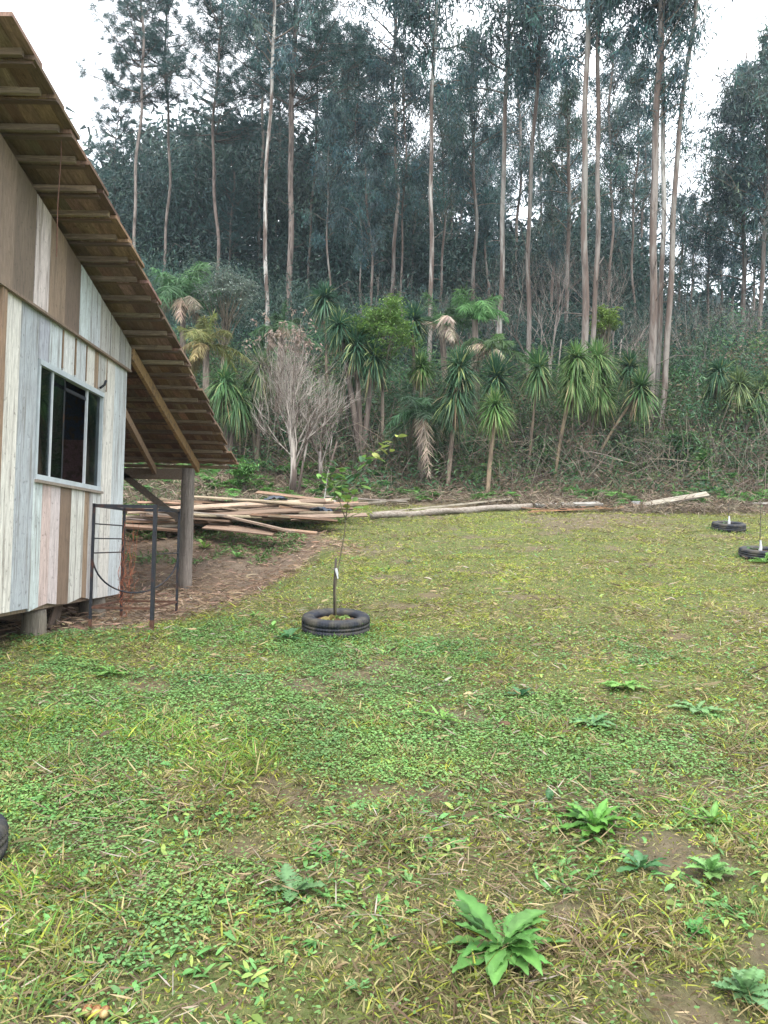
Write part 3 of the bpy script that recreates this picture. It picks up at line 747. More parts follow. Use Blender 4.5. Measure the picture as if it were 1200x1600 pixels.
def crown_euc(seed, H=10.0, Rm=2.3, nb=44, nl=58, col=(.050, .106, .112), dens=1.0, top=1.0):
    """branches and drooping leaves round a vertical axis, base at 0"""
    global rng
    keep = rng; rng = np.random.default_rng(seed)
    w = MB(); lf = MB()
    for k in range(nb):
        t = (k + U(0, 1)) / nb; z = H * t
        prof = math.sin(math.pi * min(1, .12 + .88 * t) ** .8) * .9 + .18
        L = Rm * prof * U(.55, 1.25); a = U(0, 6.283); el = math.radians(U(15, 55))
        d = np.array([math.cos(a) * math.cos(el), math.sin(a) * math.cos(el), math.sin(el)])
        s0 = np.array([0, 0, z]); pts = [s0]
        for i in range(1, 5):
            pts.append(s0 + d * L * i / 4 + np.array([U(-.1, .1), U(-.1, .1), -.06 * i * i * L * .1 + U(-.06, .1)]))
        w.tube(pts, np.linspace(.035, .008, 5), (.20, .17, .14), 4, cap=False)
        for i in range(int(5 * dens)):
            f = U(.3, 1.05); c0 = s0 + (pts[4] - s0) * f + rng.normal(size=3) * np.array([.35, .35, .22]) * (L * .4)
            n = int(nl * U(.4, 1.5))
            if i % 2 == 0: w.tube([s0 + (pts[4] - s0) * f * .8, c0], [.010, .005], (.17, .14, .12), 3, cap=False)
            c1 = c0 + rng.normal(size=(n, 3)) * np.array([.13, .13, .22]) * (.6 + .4 * L)
            dd = dirs(n, -85, -5)
            lf.strips(c1, dd, U(.15, .28, n), U(.030, .052, n), .15, 2, [.35, 1, .15], jit(np.array(col) * U(.55, 1.6) * np.array([U(.8, 1.5), 1, U(.8, 1.1)]) , n, .35, .1))
    r = (w.mesh('euc_branches', M['bark']), lf.mesh('euc_leaves', M['leaf']))
    rng = keep
    return r

def crown_pine(seed, H=9.0, Rm=2.2, col=(.036, .084, .076), whorls=18, gap=.0):
    global rng
    keep = rng; rng = np.random.default_rng(seed)
    w = MB(); lf = MB()
    for k in range(whorls):
        t = k / whorls; z = H * t + U(-.15, .15)
        for b_ in range(rng.integers(3, 6)):
            L = Rm * (1 - t ** 1.4 * .78) * U(.5, 1.2); a = U(0, 6.283); el = math.radians(U(5, 30) + 30 * t)
            d = np.array([math.cos(a) * math.cos(el), math.sin(a) * math.cos(el), math.sin(el)])
            s0 = np.array([0, 0, z]); pts = [s0 + d * L * i / 4 + np.array([0, 0, .05 * i * i * L * .12]) for i in range(5)]
            w.tube(pts, np.linspace(.03, .008, 5), (.13, .11, .095), 4, cap=False)
            nt = max(3, int(L * 7))
            for i in range(nt):
                f = U(.35, 1.03); q = s0 + (pts[4] - s0) * f; sd = rng.normal(size=3); sd[2] = abs(sd[2]) * .6; q2 = q + sd * .20 * L * (1.1 - f * .4)
                w.tube([q, q2], [.008, .005], (.13, .11, .09), 3, cap=False)
                n = 38; base = q2 - sd * .05 + rng.normal(size=(n, 3)) * .06
                ax = (q2 - q) / (np.linalg.norm(q2 - q) + 1e-6)
                dd = rng.normal(size=(n, 3)) * .75 + ax * .9 + np.array([0, 0, .25])
                lf.strips(base, dd, U(.16, .30, n), U(.014, .022, n), .25, 1, [1, .2], jit(col, n, .35, .1))
    r = (w.mesh('pine_branches', M['bark']), lf.mesh('pine_needles', M['needle']))
    rng = keep
    return r

EUC = [crown_euc(11), crown_euc(12, Rm=2.7, nb=40), crown_euc(13, H=9, Rm=1.9, nb=36, nl=46), crown_euc(14, H=8, Rm=2.6, nb=32, nl=44, col=(.046, .092, .080)),
       crown_euc(15, H=7, Rm=1.5, nb=14, nl=9, dens=.6)]
PINE = [crown_pine(21, Rm=2.5), crown_pine(22, Rm=2.2, H=10), crown_pine(23, Rm=2.9, H=9, whorls=17)]

def link(name, me, parent, loc=(0, 0, 0), rot=(0, 0, 0), sc=1.0):
    o = bpy.data.objects.new(name, me); COL.objects.link(o); o.parent = parent
    o.location = loc; o.rotation_euler = rot; o.scale = (sc, sc, sc) if not isinstance(sc, tuple) else sc
    return o

def tree(name, label, cat, D, pts, wb, wt, crowns, H, bark, col, group=None, col2=None, extra=0):
    """pts: photo points of the trunk from the foot up; the trunk goes on past the last one to H metres.
    crowns: list of (height of base, scale, prototype)"""
    g = at(pts[0][0], pts[0][1], D)
    zg = float(height(g[0], g[1]))
    W3 = [at(x, y, D) for x, y in pts]
    while len(W3) > 2 and W3[-2][2] > zg + H: W3.pop()
    if W3[-1][2] > zg + H: W3[-1] = W3[-2] + (W3[-1] - W3[-2]) * max(.05, (zg + H - W3[-2][2])) / (W3[-1][2] - W3[-2][2])
    # foot on the ground, straight down below the first point
    foot = np.array([W3[0][0] - (W3[-1][0] - W3[0][0]) / max(.5, (W3[-1][2] - W3[0][2])) * (W3[0][2] - zg), W3[0][1], zg - .2])
    path = ([foot] if W3[0][2] > zg + .1 else [np.array([W3[0][0], D, zg - .2])]) + [q for q in W3 if q[2] > zg + .1]
    d = path[-1] - path[-2]; d = d / np.linalg.norm(d)
    while path[-1][2] < zg + H: path.append(path[-1] + d * 1.2 + np.array([U(-.05, .05), U(-.05, .05), 0]))
    path = np.array(path); L = np.concatenate([[0], np.cumsum(np.linalg.norm(np.diff(path, axis=0), axis=1))])
    s = np.arange(0, L[-1], .45); pp = np.stack([np.interp(s, L, path[:, i]) for i in range(3)], 1)
    wob = .05 if wb > 9 else .12; ph = U(0, 6); pp[:, 0] += (wob * np.sin(s * .55 + ph) + .35 * wob * np.sin(s * 1.7 + 2 * ph)) * np.clip(s - 1, 0, 1); 
    f = s / L[-1]
    r0_ = wb / F * D / 2 * .70; r1 = wt / F * D / 2 * .70
    ztop_img = at(pts[-1][0], pts[-1][1], D)[2]; sr = max(1.0, ztop_img - zg)
    rad = np.interp(s, [0, .5, sr, L[-1]], [r0_ * 1.18, r0_, r1, r1 * .3])
    root = empty(name, (path[0][0], path[0][1], zg)); tag(root, label, cat, group)
    o0 = np.array([path[0][0], path[0][1], zg])
    c1 = np.array(col); c2 = np.array(col2 if col2 is not None else col)
    cc = np.array([lerp(c1, c2, min(1, max(0, (x / max(sr, 1) - .15) / .5))) for x in s])
    b = MB(); b.tube(pp - o0, rad, n=12 if wb > 9 else 8, lump=.10, cols=cc)
    for k in range(extra):                                      # dead branch stubs
        i = rng.integers(int(len(s) * .1), max(int(len(s) * .1) + 1, int(len(s) * .6))); a = U(0, 6.28); l_ = U(.3, 1.3)
        q = pp[i] - o0; b.tube([q, q + np.array([math.cos(a) * l_ * .5, math.sin(a) * l_ * .5, U(.0, .5) * l_]), q + np.array([math.cos(a) * l_, math.sin(a) * l_, U(-.2, .9) * l_])], [.018, .011, .004], tuple(c1 * .8), 4, cap=False, cols=None)
    b.build('trunk', M[bark], root, smooth=True)
    for (h, sc, pr) in crowns:
        zc = zg + h; q = np.array([np.interp(zc, path[:, 2], path[:, i]) for i in range(3)]) - o0
        tilt = (-math.atan2(d[1], d[2]), math.atan2(d[0], d[2]), 0)
        rz = U(0, 6.28)
        if isinstance(sc, tuple): sc3 = sc
        else: sc3 = (sc, sc, sc)
        c_ = link('crown', pr[1], root, tuple(q), (0, tilt[1], rz * 0), sc3)
        c_.rotation_mode = 'QUATERNION'
        qu = Matrix.Rotation(tilt[1], 3, 'Y').to_quaternion() @ Matrix.Rotation(rz, 3, 'Z').to_quaternion()
        c_.rotation_quaternion = qu
        l_ = link('limbs', pr[0], root, tuple(q), (0, 0, 0), sc3); l_.rotation_mode = 'QUATERNION'; l_.rotation_quaternion = qu
    return root

GB = (.20, .19, .172); PALE = (.38, .37, .345); PK = (.205, .183, .165); DKB = (.11, .09, .08)
TE = lambda *a, **k: tree('eucalyptus_tree', *a, **k)
TP = lambda *a, **k: tree('pine_tree', *a, **k)
# --- pines at the left
TP('slim pine nearest the roof with a sparse crown against the sky', 'tree', 33, [(213, 400), (217, 200), (222, 0)], 8, 6, [(12.0, 1.0, PINE[0])], 21, 'bark', (.22, .19, .17), extra=6)
TP('second pine from the house, thin trunk and bushy dark crown', 'tree', 35, [(259, 410), (262, 200), (262, 0)], 7, 5, [(12.5, .95, PINE[1])], 21.5, 'bark', (.20, .17, .15), extra=4)
TP('third pine from the house with its tip just inside the top of the view', 'tree', 34, [(337, 450), (336, 250), (342, 30)], 9, 5, [(10.5, (.95, .95, 1.05), PINE[0])], 20, 'bark', (.20, .16, .14), extra=6)
TP('stout dark pine between the white-stemmed eucalyptus and the bare sapling trunks', 'tree', 31, [(451, 450), (455, 250), (462, 0)], 14, 11, [(11.5, 1.25, PINE[2]), (16.5, 1.1, PINE[0])], 25, 'bark', (.20, .165, .145), extra=10)
TP('dark pine behind the pale trunk, its twin stem half hidden', 'tree', 40, [(408, 430), (408, 200), (402, 0)], 7, 6, [(14, 1.1, PINE[2])], 27, 'bark', (.17, .15, .13), extra=4)
TP('pine in the gap beside the sky at the upper middle, crown reaching right', 'tree', 38, [(486, 430), (490, 250), (495, 120)], 6, 5, [(10, 1.1, PINE[2])], 20, 'bark', (.16, .14, .12), extra=4)
TP('short pine low behind the roof, crown spread over the dark wood edge', 'tree', 42, [(180, 380), (181, 300)], 6, 5, [(7, 1.0, PINE[1])], 13, 'bark', (.16, .14, .12))
# --- eucalyptus
TE('white-stemmed eucalyptus left of the stout pine, peeling bark glowing pale', 'tree', 27, [(417, 470), (416, 300), (422, 150), (428, 0)], 10, 7, [(12, .9, EUC[0])], 22, 'bark_peel', PALE, col2=PALE, extra=6)
TE('eucalyptus with a twin slim stem and hanging foliage just right of the upper sky gap', 'tree', 34, [(615, 480), (617, 250), (620, 0)], 9, 7, [(12, 1.15, EUC[1])], 25, 'bark_peel', GB, col2=PK, extra=8)
TE('tall eucalyptus rising behind the light green leafy tree, bark brown then grey', 'tree', 26, [(670, 560), (672, 400), (676, 200), (681, 0)], 11, 8, [(11.5, 1.1, EUC[0])], 22, 'bark_peel', PK, col2=PALE, extra=8)
TE('eucalyptus with the palest broad trunk near the centre, ragged brown bark at its foot', 'tree', 25, [(779, 500), (785, 380), (791, 200), (794, 0)], 13, 8, [(11, 1.05, EUC[1])], 21, 'bark_peel', PALE, col2=GB, extra=8)
TE('eucalyptus between the palest trunk and the pair, knobbly bark in strips', 'tree', 25, [(824, 560), (827, 400), (834, 200), (845, 0)], 11, 8, [(11, 1.0, EUC[2])], 21, 'bark_peel', PK, col2=GB, extra=10)
TE('left tall trunk of the pair behind the twin-headed spiky plants', 'tree', 21.5, [(906, 700), (912, 520), (916, 250), (917, 0)], 17, 11, [(11.5, 1.0, EUC[0])], 20, 'bark_peel', PK, col2=GB, extra=6)
TE('right, slimmer trunk of the pair behind the twin-headed spiky plants', 'tree', 22, [(918, 700), (928, 480), (936, 200), (938, 0)], 12, 9, [(12, .95, EUC[2])], 20, 'bark_peel', PK, col2=PK, extra=6)
TE('left trunk of the close group of three tall eucalyptus at the right', 'tree', 21.5, [(1013, 702), (1019, 480), (1026, 250), (1032, 0)], 18, 14, [(9.5, .85, EUC[2]), (12.5, .9, EUC[1])], 21, 'bark_peel', PK, col2=PK, extra=6)
TE('middle trunk of the close group of three tall eucalyptus, straight and slim', 'tree', 21.8, [(1026, 700), (1031, 480), (1036, 250), (1038, 0)], 12, 9, [(12, .9, EUC[0])], 20, 'bark_peel', GB, col2=PALE, extra=4)
TE('right trunk of the close group of three, leaning out towards the sky', 'tree', 21.5, [(1030, 705), (1045, 450), (1062, 220), (1087, 0)], 14, 9, [(12.9, .55, EUC[4])], 21, 'bark_peel', PK, col2=GB, extra=8)
TE('big eucalyptus standing apart at the upper right against the sky', 'tree', 34, [(1160, 500), (1162, 350), (1163, 200)], 10, 8, [(4.5, (1.35, 1.35, .95), EUC[1]), (7.5, (.9, .9, .75), EUC[0])], 14.5, 'bark_peel', GB, col2=GB, extra=3)
TE('eucalyptus cut by the right edge of the view, trunk brown', 'tree', 32, [(1190, 500), (1197, 300), (1203, 100)], 10, 8, [(6, 1.2, EUC[3]), (8, (.9, .9, .7), EUC[0])], 14.5, 'bark_peel', PK, col2=GB, extra=3)
TE('slim bare-stemmed eucalyptus just left of the big one standing apart', 'tree', 42, [(1145, 500), (1146, 300)], 6, 5, [(5, (.8, .8, .7), EUC[2])], 10.5, 'bark_peel', GB, extra=3)
# --- thinner trunks further in: photo x, top x, depth, width, crown prototypes
BGG = 'thin trunks deeper in the wood'
bgl = 'thin grey trunk deeper in the wood among many like it'
lst = [(513, 520, 30, 5), (561, 560, 36, 4), (577, 572, 29, 6), (540, 545, 44, 5), (600, 604, 40, 5), (632, 628, 30, 5), (646, 652, 40, 6), (690, 692, 36, 6), (705, 712, 44, 6), (738, 741, 31, 9), (748, 745, 40, 5), (718, 722, 48, 5),
       (760, 765, 38, 6), (808, 812, 42, 7), (860, 866, 36, 7), (886, 889, 30, 10), (872, 880, 44, 6), (950, 958, 34, 7), (968, 972, 42, 6), (990, 996, 36, 6), (1004, 1008, 46, 6), (1060, 1068, 40, 6), (1082, 1088, 46, 5), (1105, 1104, 38, 6),
       (1125, 1130, 48, 6), (1178, 1180, 44, 6), (475, 480, 42, 6), (432, 436, 46, 6), (385, 388, 44, 6), (300, 304, 42, 5), (360, 363, 38, 5), (240, 243, 44, 5), (280, 282, 50, 5), (320, 324, 48, 5), (655, 660, 52, 6), (585, 590, 52, 6), (780, 784, 52, 6), (840, 846, 50, 6), (920, 925, 50, 6), (530, 533, 56, 6), (1210, 1215, 45, 6)]
LAB = {513: 'thin trunk above the high spiky head behind the bare tree', 561: 'pole-thin trunk just left of the pale crooked one near the centre left', 577: 'pale crooked thin trunk rising above the light green leafy tree', 540: 'thin dim trunk midway between the high spiky head and the pale crooked trunk', 600: 'thin dim trunk close on the left of the eucalyptus with hanging foliage', 632: 'slim trunk close on the right of the eucalyptus with hanging foliage', 646: 'slim trunk above the dark spiky head, well inside the wood', 690: 'slim trunk just right of the tall one above the leafy tree', 705: 'thin far trunk between the tall brown one and the short broad brown one', 738: 'brown trunk above the bright palm plume, left of the palest trunk', 748: 'thin trunk pressed against the brown one above the palm plume', 718: 'faint far trunk left of the brown one above the palm plume', 760: 'thin trunk just left of the palest broad trunk', 808: 'thin trunk between the palest broad trunk and the knobbly one', 860: 'slim trunk right of the knobbly one, behind grey twigs', 886: 'thick reddish trunk set back just left of the tall pair', 872: 'slim trunk left of the thick reddish one set back', 950: 'slim trunk just right of the tall pair', 968: 'slim trunk halfway between the tall pair and the group of three', 990: 'slim trunk just left of the group of three', 1004: 'faint far trunk almost touching the left of the group of three', 1060: 'short slim tree just right of the group of three', 1082: 'short faint far tree in the sky gap at the right', 1105: 'short slim tree midway between the group of three and the big lone eucalyptus', 1125: 'short faint far tree left of the big lone eucalyptus', 1178: 'slim trunk between the big lone eucalyptus and the right edge tree', 655: 'faintest far trunk behind the dark spiky head', 585: 'faintest far trunk behind the pale crooked one', 780: 'faintest far trunk hidden by the palest broad one', 840: 'faintest far trunk right of the knobbly one', 920: 'faintest far trunk seen between the tall pair', 530: 'faintest far trunk right of the high spiky head', 1210: 'slim trunk beyond the right edge tree, partly out of view', 475: 'slim dark pine just right of the stout pine', 432: 'slim dark pine between the white-stemmed eucalyptus and the stout pine', 385: 'slim dark pine left of the pine with the twin stem', 300: 'slim dark pine right of the second pine from the house', 360: 'slim dark pine right of the third pine from the house', 240: 'far slim pine between the two nearest the house roof', 280: 'far slim pine just right of the second pine from the house', 320: 'far slim pine just left of the third pine from the house'}
for k, (xa, xb, D, w) in enumerate(lst):
    pine = xa < 500
    ty = [150, 40, 230, 90, 190, 60, 250, 120][k % 8]          # how high in the view this crown reaches
    H = (850 - ty) / F * D - float(height((xa - 600) / F * D, D))
    if 1050 < xa < 1140: H = U(8.5, 10.5)
    if xa > 1170: H = 11
    if xa < 340: H = min(H, U(10, 12))
    pr = PINE[k % 3] if pine else EUC[k % 4]
    cs = H * .5 / ([9, 10, 9] if pine else [10, 10, 9, 8])[k % (3 if pine else 4)]; cr = [(H * .52, (cs * 1.05, cs * 1.05, cs), pr)]
    tree('pine_tree' if pine else 'eucalyptus_tree', LAB[xa], 'tree', D, [(xa, 470), (lerp(xa, xb, .5), 300), (xb, 100)], w, w * .75, cr, H, 'bark' if pine else 'bark_peel',
         (.18, .155, .135) if pine else [GB, PK, (.2, .17, .15)][k % 3], group=('dark pines deeper in the wood' if pine else BGG), extra=5)

# ------------------------------------------------------------------ bare shrubs
def bare_tree(name, label, px, py, D, Hm, Rm, col, nst=7, seed=1, leafy=0, cat='tree', fine=1.0):
    global rng
    keep = rng; rng = np.random.default_rng(seed)
    g = at(px, py, D); g[2] = float(height(g[0], g[1])) - .05
    t = empty(name, g); tag(t, label, cat)
    tr = MB(); tw = MB(); lf = MB()
    tk = .5 if cat == 'shrub' else .85
    tr.tube([(0, 0, 0), (.02, 0, Hm * .16), (-.02, 0, Hm * .33)], [.10 * Hm / 4 * tk, .085 * Hm / 4 * tk, .06 * Hm / 4 * tk], col, 9, lump=.15)
    tr.tube([(.12, 0, 0), (.22, .05, Hm * .2), (.38, .1, Hm * .42)], [.04, .03, .02], col, 6, lump=.15)
    def grow(p, d, L, r, lev):
        n = 4; pts = [p]
        for i in range(n):
            d = d + rng.normal(size=3) * .10 + np.array([0, 0, .07]); d = d / np.linalg.norm(d); pts.append(pts[-1] + d * L / n)
        (tr if lev == 0 else tw).tube(pts, np.linspace(r, r * .5, n + 1), tuple(np.array(col) * U(.85, 1.15)), 5 if lev < 2 else 3, cap=False)
        if lev == 3:
            if leafy and U(0, 1) < leafy and pts[-1][2] > Hm * .86:
                m_ = 8; lf.strips(pts[-1] + rng.normal(size=(m_, 3)) * .04, dirs(m_, -60, 20), U(.06, .11, m_), U(.03, .05, m_), .3, 2, [.3, 1, .2], jit((.20, .155, .125), m_, .3))
            return
        for i in range([5, 6, 5][lev] if fine >= 1 else 4):
            f = U(.3, 1.0); k = min(n, int(f * n + .5)); sp = [.42, .40, .45][lev]
            d2 = d + rng.normal(size=3) * sp; d2[2] = abs(d2[2]) * .8 + .25; d2 /= np.linalg.norm(d2)
            grow(pts[k], d2, L * U(.55, .8), r * (.42 if lev < 2 else .55), lev + 1)
    for i in range(nst):
        a = i * 6.283 / nst + U(-.6, .6); sp = U(.15, .85) * Rm / (Hm * .45)
        d = np.array([math.cos(a) * sp, math.sin(a) * sp * .8, 1.0]); d /= np.linalg.norm(d)
        grow(np.array([0, 0, Hm * U(.12, .36)]), d, Hm * U(.25, .37), .030 * Hm / 4 * (.5 if cat == 'shrub' else .8), 0)
    tr.build('trunk', M['bark_peel'], t, smooth=True); tw.build('twigs', M['bark_peel'], t)
    if leafy: lf.build('withered_leaves', M['dry'], t)
    rng = keep
    return t
bare_tree('bare_tree', 'pale grey leafless tree fanning into dense twigs behind the lumber pile', 457, 757, 17.2, 4.15, 1.35, (.37, .335, .30), 11, 5, leafy=.35)
bare_tree('bare_tree', 'smaller leafless shrub leaning right beside the pale bare tree', 500, 745, 18.2, 2.9, 1.0, (.25, .22, .20), 5, 6, fine=.8)
for k, (px, py, D, H, Rm, lab) in enumerate([(860, 560, 25, 7.0, 2.0, 'grey leafless shrub between the centre trunks, twigs in front of the dark wood'), (955, 560, 26, 7.0, 2.2, 'leafless grey shrub filling the space between the pair and the group of three'),
                                          (790, 540, 28, 6.0, 1.8, 'thin leafless shrub right behind the palest eucalyptus trunk'), (1090, 600, 25, 5.0, 2.0, 'low leafless grey shrub right of the group of three trunks'), (1000, 620, 23.5, 4.5, 1.6, 'brownish leafless shrub behind the leaning spiky plant'),
                                          (700, 560, 27, 5.5, 1.6, 'leafless shrub behind the drooping palm, its twigs grey'), (600, 520, 28, 5.5, 1.4, 'leafless shrub above the light green leafy tree'), (1160, 620, 27, 5.0, 2.0, 'leafless shrub at the right edge above the spiky heads')]):
    bare_tree('bare_shrub', lab, px, py, D, H, Rm, (.27, .24, .215), 6, 40 + k, cat='shrub', fine=.8)
# pale leaning stick
g = at(508, 742, 16.2); g[2] = float(height(g[0], g[1])) - .05
b = MB(); b.tube([(0, 0, 0), (.0, 0, .3), (.03, 0, .6), (.05, 0, .8), (.10, 0, 1.0), (.09, 0, 1.3), (.13, .02, 1.6)], [.014, .013, .012, .012, .011, .009, .006], (.36, .35, .33), 6, lump=.1)
tag(b.build('dead_stick', M['bark_peel'], loc=g), 'upright whitish dead stick between the bare tree and the citrus sapling', 'stick')
# dead twig behind the roof top
# ------------------------------------------------------------------ spiky-headed plants, palms, leafy trees
def strap_head(b, c, r, n, col, e0=-55, e1=88, w=.035, sag=.35, dead=0):
    d = dirs(n, e0, e1); up_ = np.clip(d[:, 2], 0, 1)
    L = r * U(.8, 1.15, n) * (1 - .0 * up_)
    side = np.cross(d, (0, 0, 1)) + rng.normal(size=(n, 3)) * .15
    cc = jit(col, n, .3, .08); mix = rng.random(n) < .12; cc[mix] = jit((.24, .30, .12), mix.sum(), .2)
    b.strips(c, d, L, U(.7, 1.1, n) * w, sag * (1 - .5 * up_), 4, [.7, 1, .9, .6, .06], cc, side) if np.ndim(c) == 2 else b.strips(np.tile(c, (n, 1)) + rng.normal(size=(n, 3)) * r * .05, d, L, U(.7, 1.1, n) * w, sag * (1 - .5 * up_), 4, [.7, 1, .9, .6, .06], cc, side)

def spiky(label, D, base, heads, tcol=(.26, .21, .15), tr=.05, droopy=.35, col=(.075, .16, .06)):
    """heads: (px, py, radius px)"""
    g = at(base[0], base[1], D); g[2] = float(height(g[0], g[1])) - .05
    t = empty('spiky_plant', g); tag(t, label, 'plant')
    for (x, y, rp) in heads:
        h = at(x, y, D) - g; r = rp / F * D * U(.95, 1.12)
        b = MB(); k = 10; tt = np.linspace(0, 1, k); bend = np.array([[h[0] * s ** 1.25, h[1] * s + .02 * math.sin(s * 5), h[2] * s] for s in tt])
        b.tube(bend, np.interp(tt, [0, .1, 1], [tr * 1.3, tr, tr * .75]) * .82, tuple(np.array(tcol) * .62), 9, lump=.2); b.build('stem', M['bark'], t, smooth=True)
        b = MB(); c0 = np.array(h)
        strap_head(b, c0 + np.array([0, 0, .02]), r, 300, np.array(col) * U(.75, 1.0), w=U(.028, .036) * D / 18, sag=U(.5, 1.5, 300) * droopy)
        strap_head(b, c0 - np.array([0, 0, r * .18]), r * .92, 110, np.array(col) * np.array([1.2, 1.1, 1.0]), -80, 10, w=.032 * D / 18, sag=U(.2, .8, 110))
        b.build('leaf_head', M['leaf'], t)
        b = MB(); n = 18; strap_head(b, c0 - np.array([0, 0, r * .2]), r * .9, n, (.24, .20, .11), -70, 30, w=.03, sag=U(.4, 1.2, n)); b.build('yellowed_leaves', M['dry'], t)
        b = MB(); n = 110; z = U(.08, .6, n)                                  # dry skirt under the head
        b.strips(np.array([c0 * (1 - .25 * q) for q in z]), dirs(n, -88, -55), U(.35, .8, n) * r, U(.015, .03, n), .1, 2, [1, .8, .1], jit((.26, .20, .14), n, .3))
        b.build('dry_skirt', M['dry'], t)
    return t
G1 = (.070, .155, .060); G2 = (.055, .125, .065); G3 = (.10, .20, .06); G4 = (.05, .13, .07)
spiky('spiky-leaved plant on two pale stems left of centre, dark head fringed with pale drooping leaves', 18.6, (700, 738), [(712, 612, 52), (720, 575, 44)], (.34, .27, .21), .06, .4, G2)
spiky('spiky plant with a compact round dark head just above the bright one', 20.2, (790, 715), [(776, 588, 38)], col=G4, droopy=.1)
spiky('short spiky plant with bright green tuft on a straight stem with pale hanging roots', 18.0, (762, 750), [(774, 636, 38)], (.40, .31, .21), .07, .55, G3)
spiky('single round-headed spiky plant standing between the centre trunks and the pair', 19.8, (826, 700), [(842, 575, 44)], col=G1)
spiky('spiky plant with thin leaning stem left of the pair of tall trunks', 19.2, (866, 728), [(897, 592, 42), (900, 560, 34)], (.30, .24, .15), .045, .6, (.10, .19, .06))
spiky('largest spiky clump of stacked drooping heads in front of the pair of tall trunks', 20.4, (915, 715), [(934, 560, 42), (938, 612, 38), (925, 590, 36)], col=(.11, .21, .07), droopy=.55)
spiky('spiky plant on a long curved stem leaning right to the group of three trunks', 19.8, (922, 702), [(1002, 606, 42)], (.25, .20, .13), .05, .4, G1)
spiky('spiky head partly hidden behind the one on the long curved stem', 21.0, (985, 690), [(984, 574, 34)], col=G2)
spiky('dark mop-headed spiky plant on the right slope, leftmost of the cluster there', 21.5, (1140, 700), [(1124, 583, 38)], col=(.055, .135, .07), droopy=.7)
spiky('spiky plant with yellowish drooping leaves in the middle of the right slope cluster', 20.8, (1141, 705), [(1154, 602, 32)], (.22, .18, .14), .05, .6, (.13, .19, .08))
spiky('spiky plant with leaning pale stem nearest the right edge', 20.8, (1150, 680), [(1186, 618, 32), (1196, 600, 28)], (.30, .25, .2), .05, .6, (.10, .17, .08))
spiky('low grassy green tuft on the bank right of the three trunks', 19.6, (1098, 730), [(1098, 722, 24)], col=(.09, .22, .06), droopy=.35)
spiky('big dark spiky plant with three heads under the light green leafy tree', 19.6, (566, 690), [(556, 540, 44), (530, 508, 34), (585, 556, 36)], (.2, .165, .14), .10, .4, G4)
spiky('spiky head high behind the bare tree with long drooping blades', 22.5, (512, 620), [(508, 466, 38)], col=(.06, .145, .085), droopy=.6)
spiky('spiky plant with a small bright upright head left of centre', 20.4, (655, 690), [(658, 572, 28)], col=G3, droopy=.4)
spiky('dark spiky plant half hidden behind the drooping dead fronds', 21.5, (648, 650), [(646, 500, 36)], (.17, .14, .12), .07, .4, G4)
spiky('long-bladed spiky plant beside the roof edge, leaves hanging over', 18.5, (356, 700), [(350, 598, 44), (372, 628, 34)], (.2, .16, .13), .08, .8, (.07, .16, .06))
spiky('spiky plant in the shade left of the bare tree, leaves grey green', 18.8, (402, 710), [(408, 575, 34), (385, 610, 28)], (.2, .17, .13), .07, .7, (.09, .15, .07))
spiky('spiky plant in shade between the bare tree and the big dark one', 20.8, (540, 690), [(545, 590, 30)], (.18, .15, .12), .07, .5, G2)

def palm(label, D, base, top, rp, nfr, col, dead=3, deadcol=(.30, .25, .18), low=-25):
    g = at(base[0], base[1], D); g[2] = float(height(g[0], g[1])) - .05
    t = empty('palm_tree', g); tag(t, label, 'palm')
    h = at(top[0], top[1], D) - g; r = rp / F * D * 1.3
    b = MB(); b.tube([h * 0, h * .5 + np.array([.03, 0, 0]), h], [.11, .09, .08], (.19, .16, .13), 10, lump=.1); b.build('trunk', M['bark'], t, smooth=True)
    def frond(bb, a, el, L, c, sag, drop):
        d = np.array([math.cos(a) * math.cos(el), math.sin(a) * math.cos(el), math.sin(el)]); k = 16
        s = np.linspace(0, 1, k); pts = h[None] + d[None] * (L * s)[:, None]; pts[:, 2] -= sag * L * s ** 2.2
        bb.tube(pts, np.linspace(.018, .005, k), tuple(np.array(c) * .9), 4, cap=False)
        n = 120; f = np.linspace(.10, 1, n); q = np.stack([np.interp(f, s, pts[:, i]) for i in range(3)], 1)
        tg = np.gradient(pts, axis=0); tg = np.stack([np.interp(f, s, tg[:, i]) for i in range(3)], 1); tg /= np.linalg.norm(tg, axis=1)[:, None]
        sd = np.cross(tg, (0, 0, 1)); sd /= np.linalg.norm(sd, axis=1)[:, None] + 1e-6
        sg = np.where(np.arange(n) % 2 == 0, 1, -1)[:, None]
        dd = sd * sg * .8 + tg * .55 + rng.normal(size=(n, 3)) * .30 + np.array([0, 0, -drop])
        ll = (L * .26 * np.sin(np.pi * (f * .80 + .15)) + .06) * U(.7, 1.1, n)
        bb.strips(q, dd, ll, .019 * D / 19, U(.1, .6, n), 3, [.8, 1, .7, .08], jit(c, n, .25, .08))
    b = MB()
    for i in range(nfr): frond(b, i * 2.4 + U(-.3, .3), math.radians(min(86, low + 30 + (85 - low - 30) * (i + .5) / nfr + U(-10, 10))), r * U(.75, 1.25), jit(col, 1, .35)[0], U(.25, 1.0), .30)
    b.build('fronds', M['leaf'], t)
    if dead:
        b = MB()
        for i in range(dead): frond(b, U(0, 6.28), math.radians(U(-10, 35)), r * U(.6, 1.0), jit(deadcol, 1, .3)[0], U(.5, 1.3), .7)
        b.build('dead_fronds', M['dry'], t)
    return t
palm('tall feathery palm behind the roof edge at the left with grey dead fronds hanging', 21.5, (285, 640), (285, 470), 78, 16, (.075, .155, .07), 5, (.27, .23, .17))
palm('palm below the first with yellowing fronds, half behind the roof', 19.5, (318, 700), (322, 540), 55, 10, (.16, .18, .06), 5, (.28, .24, .12))
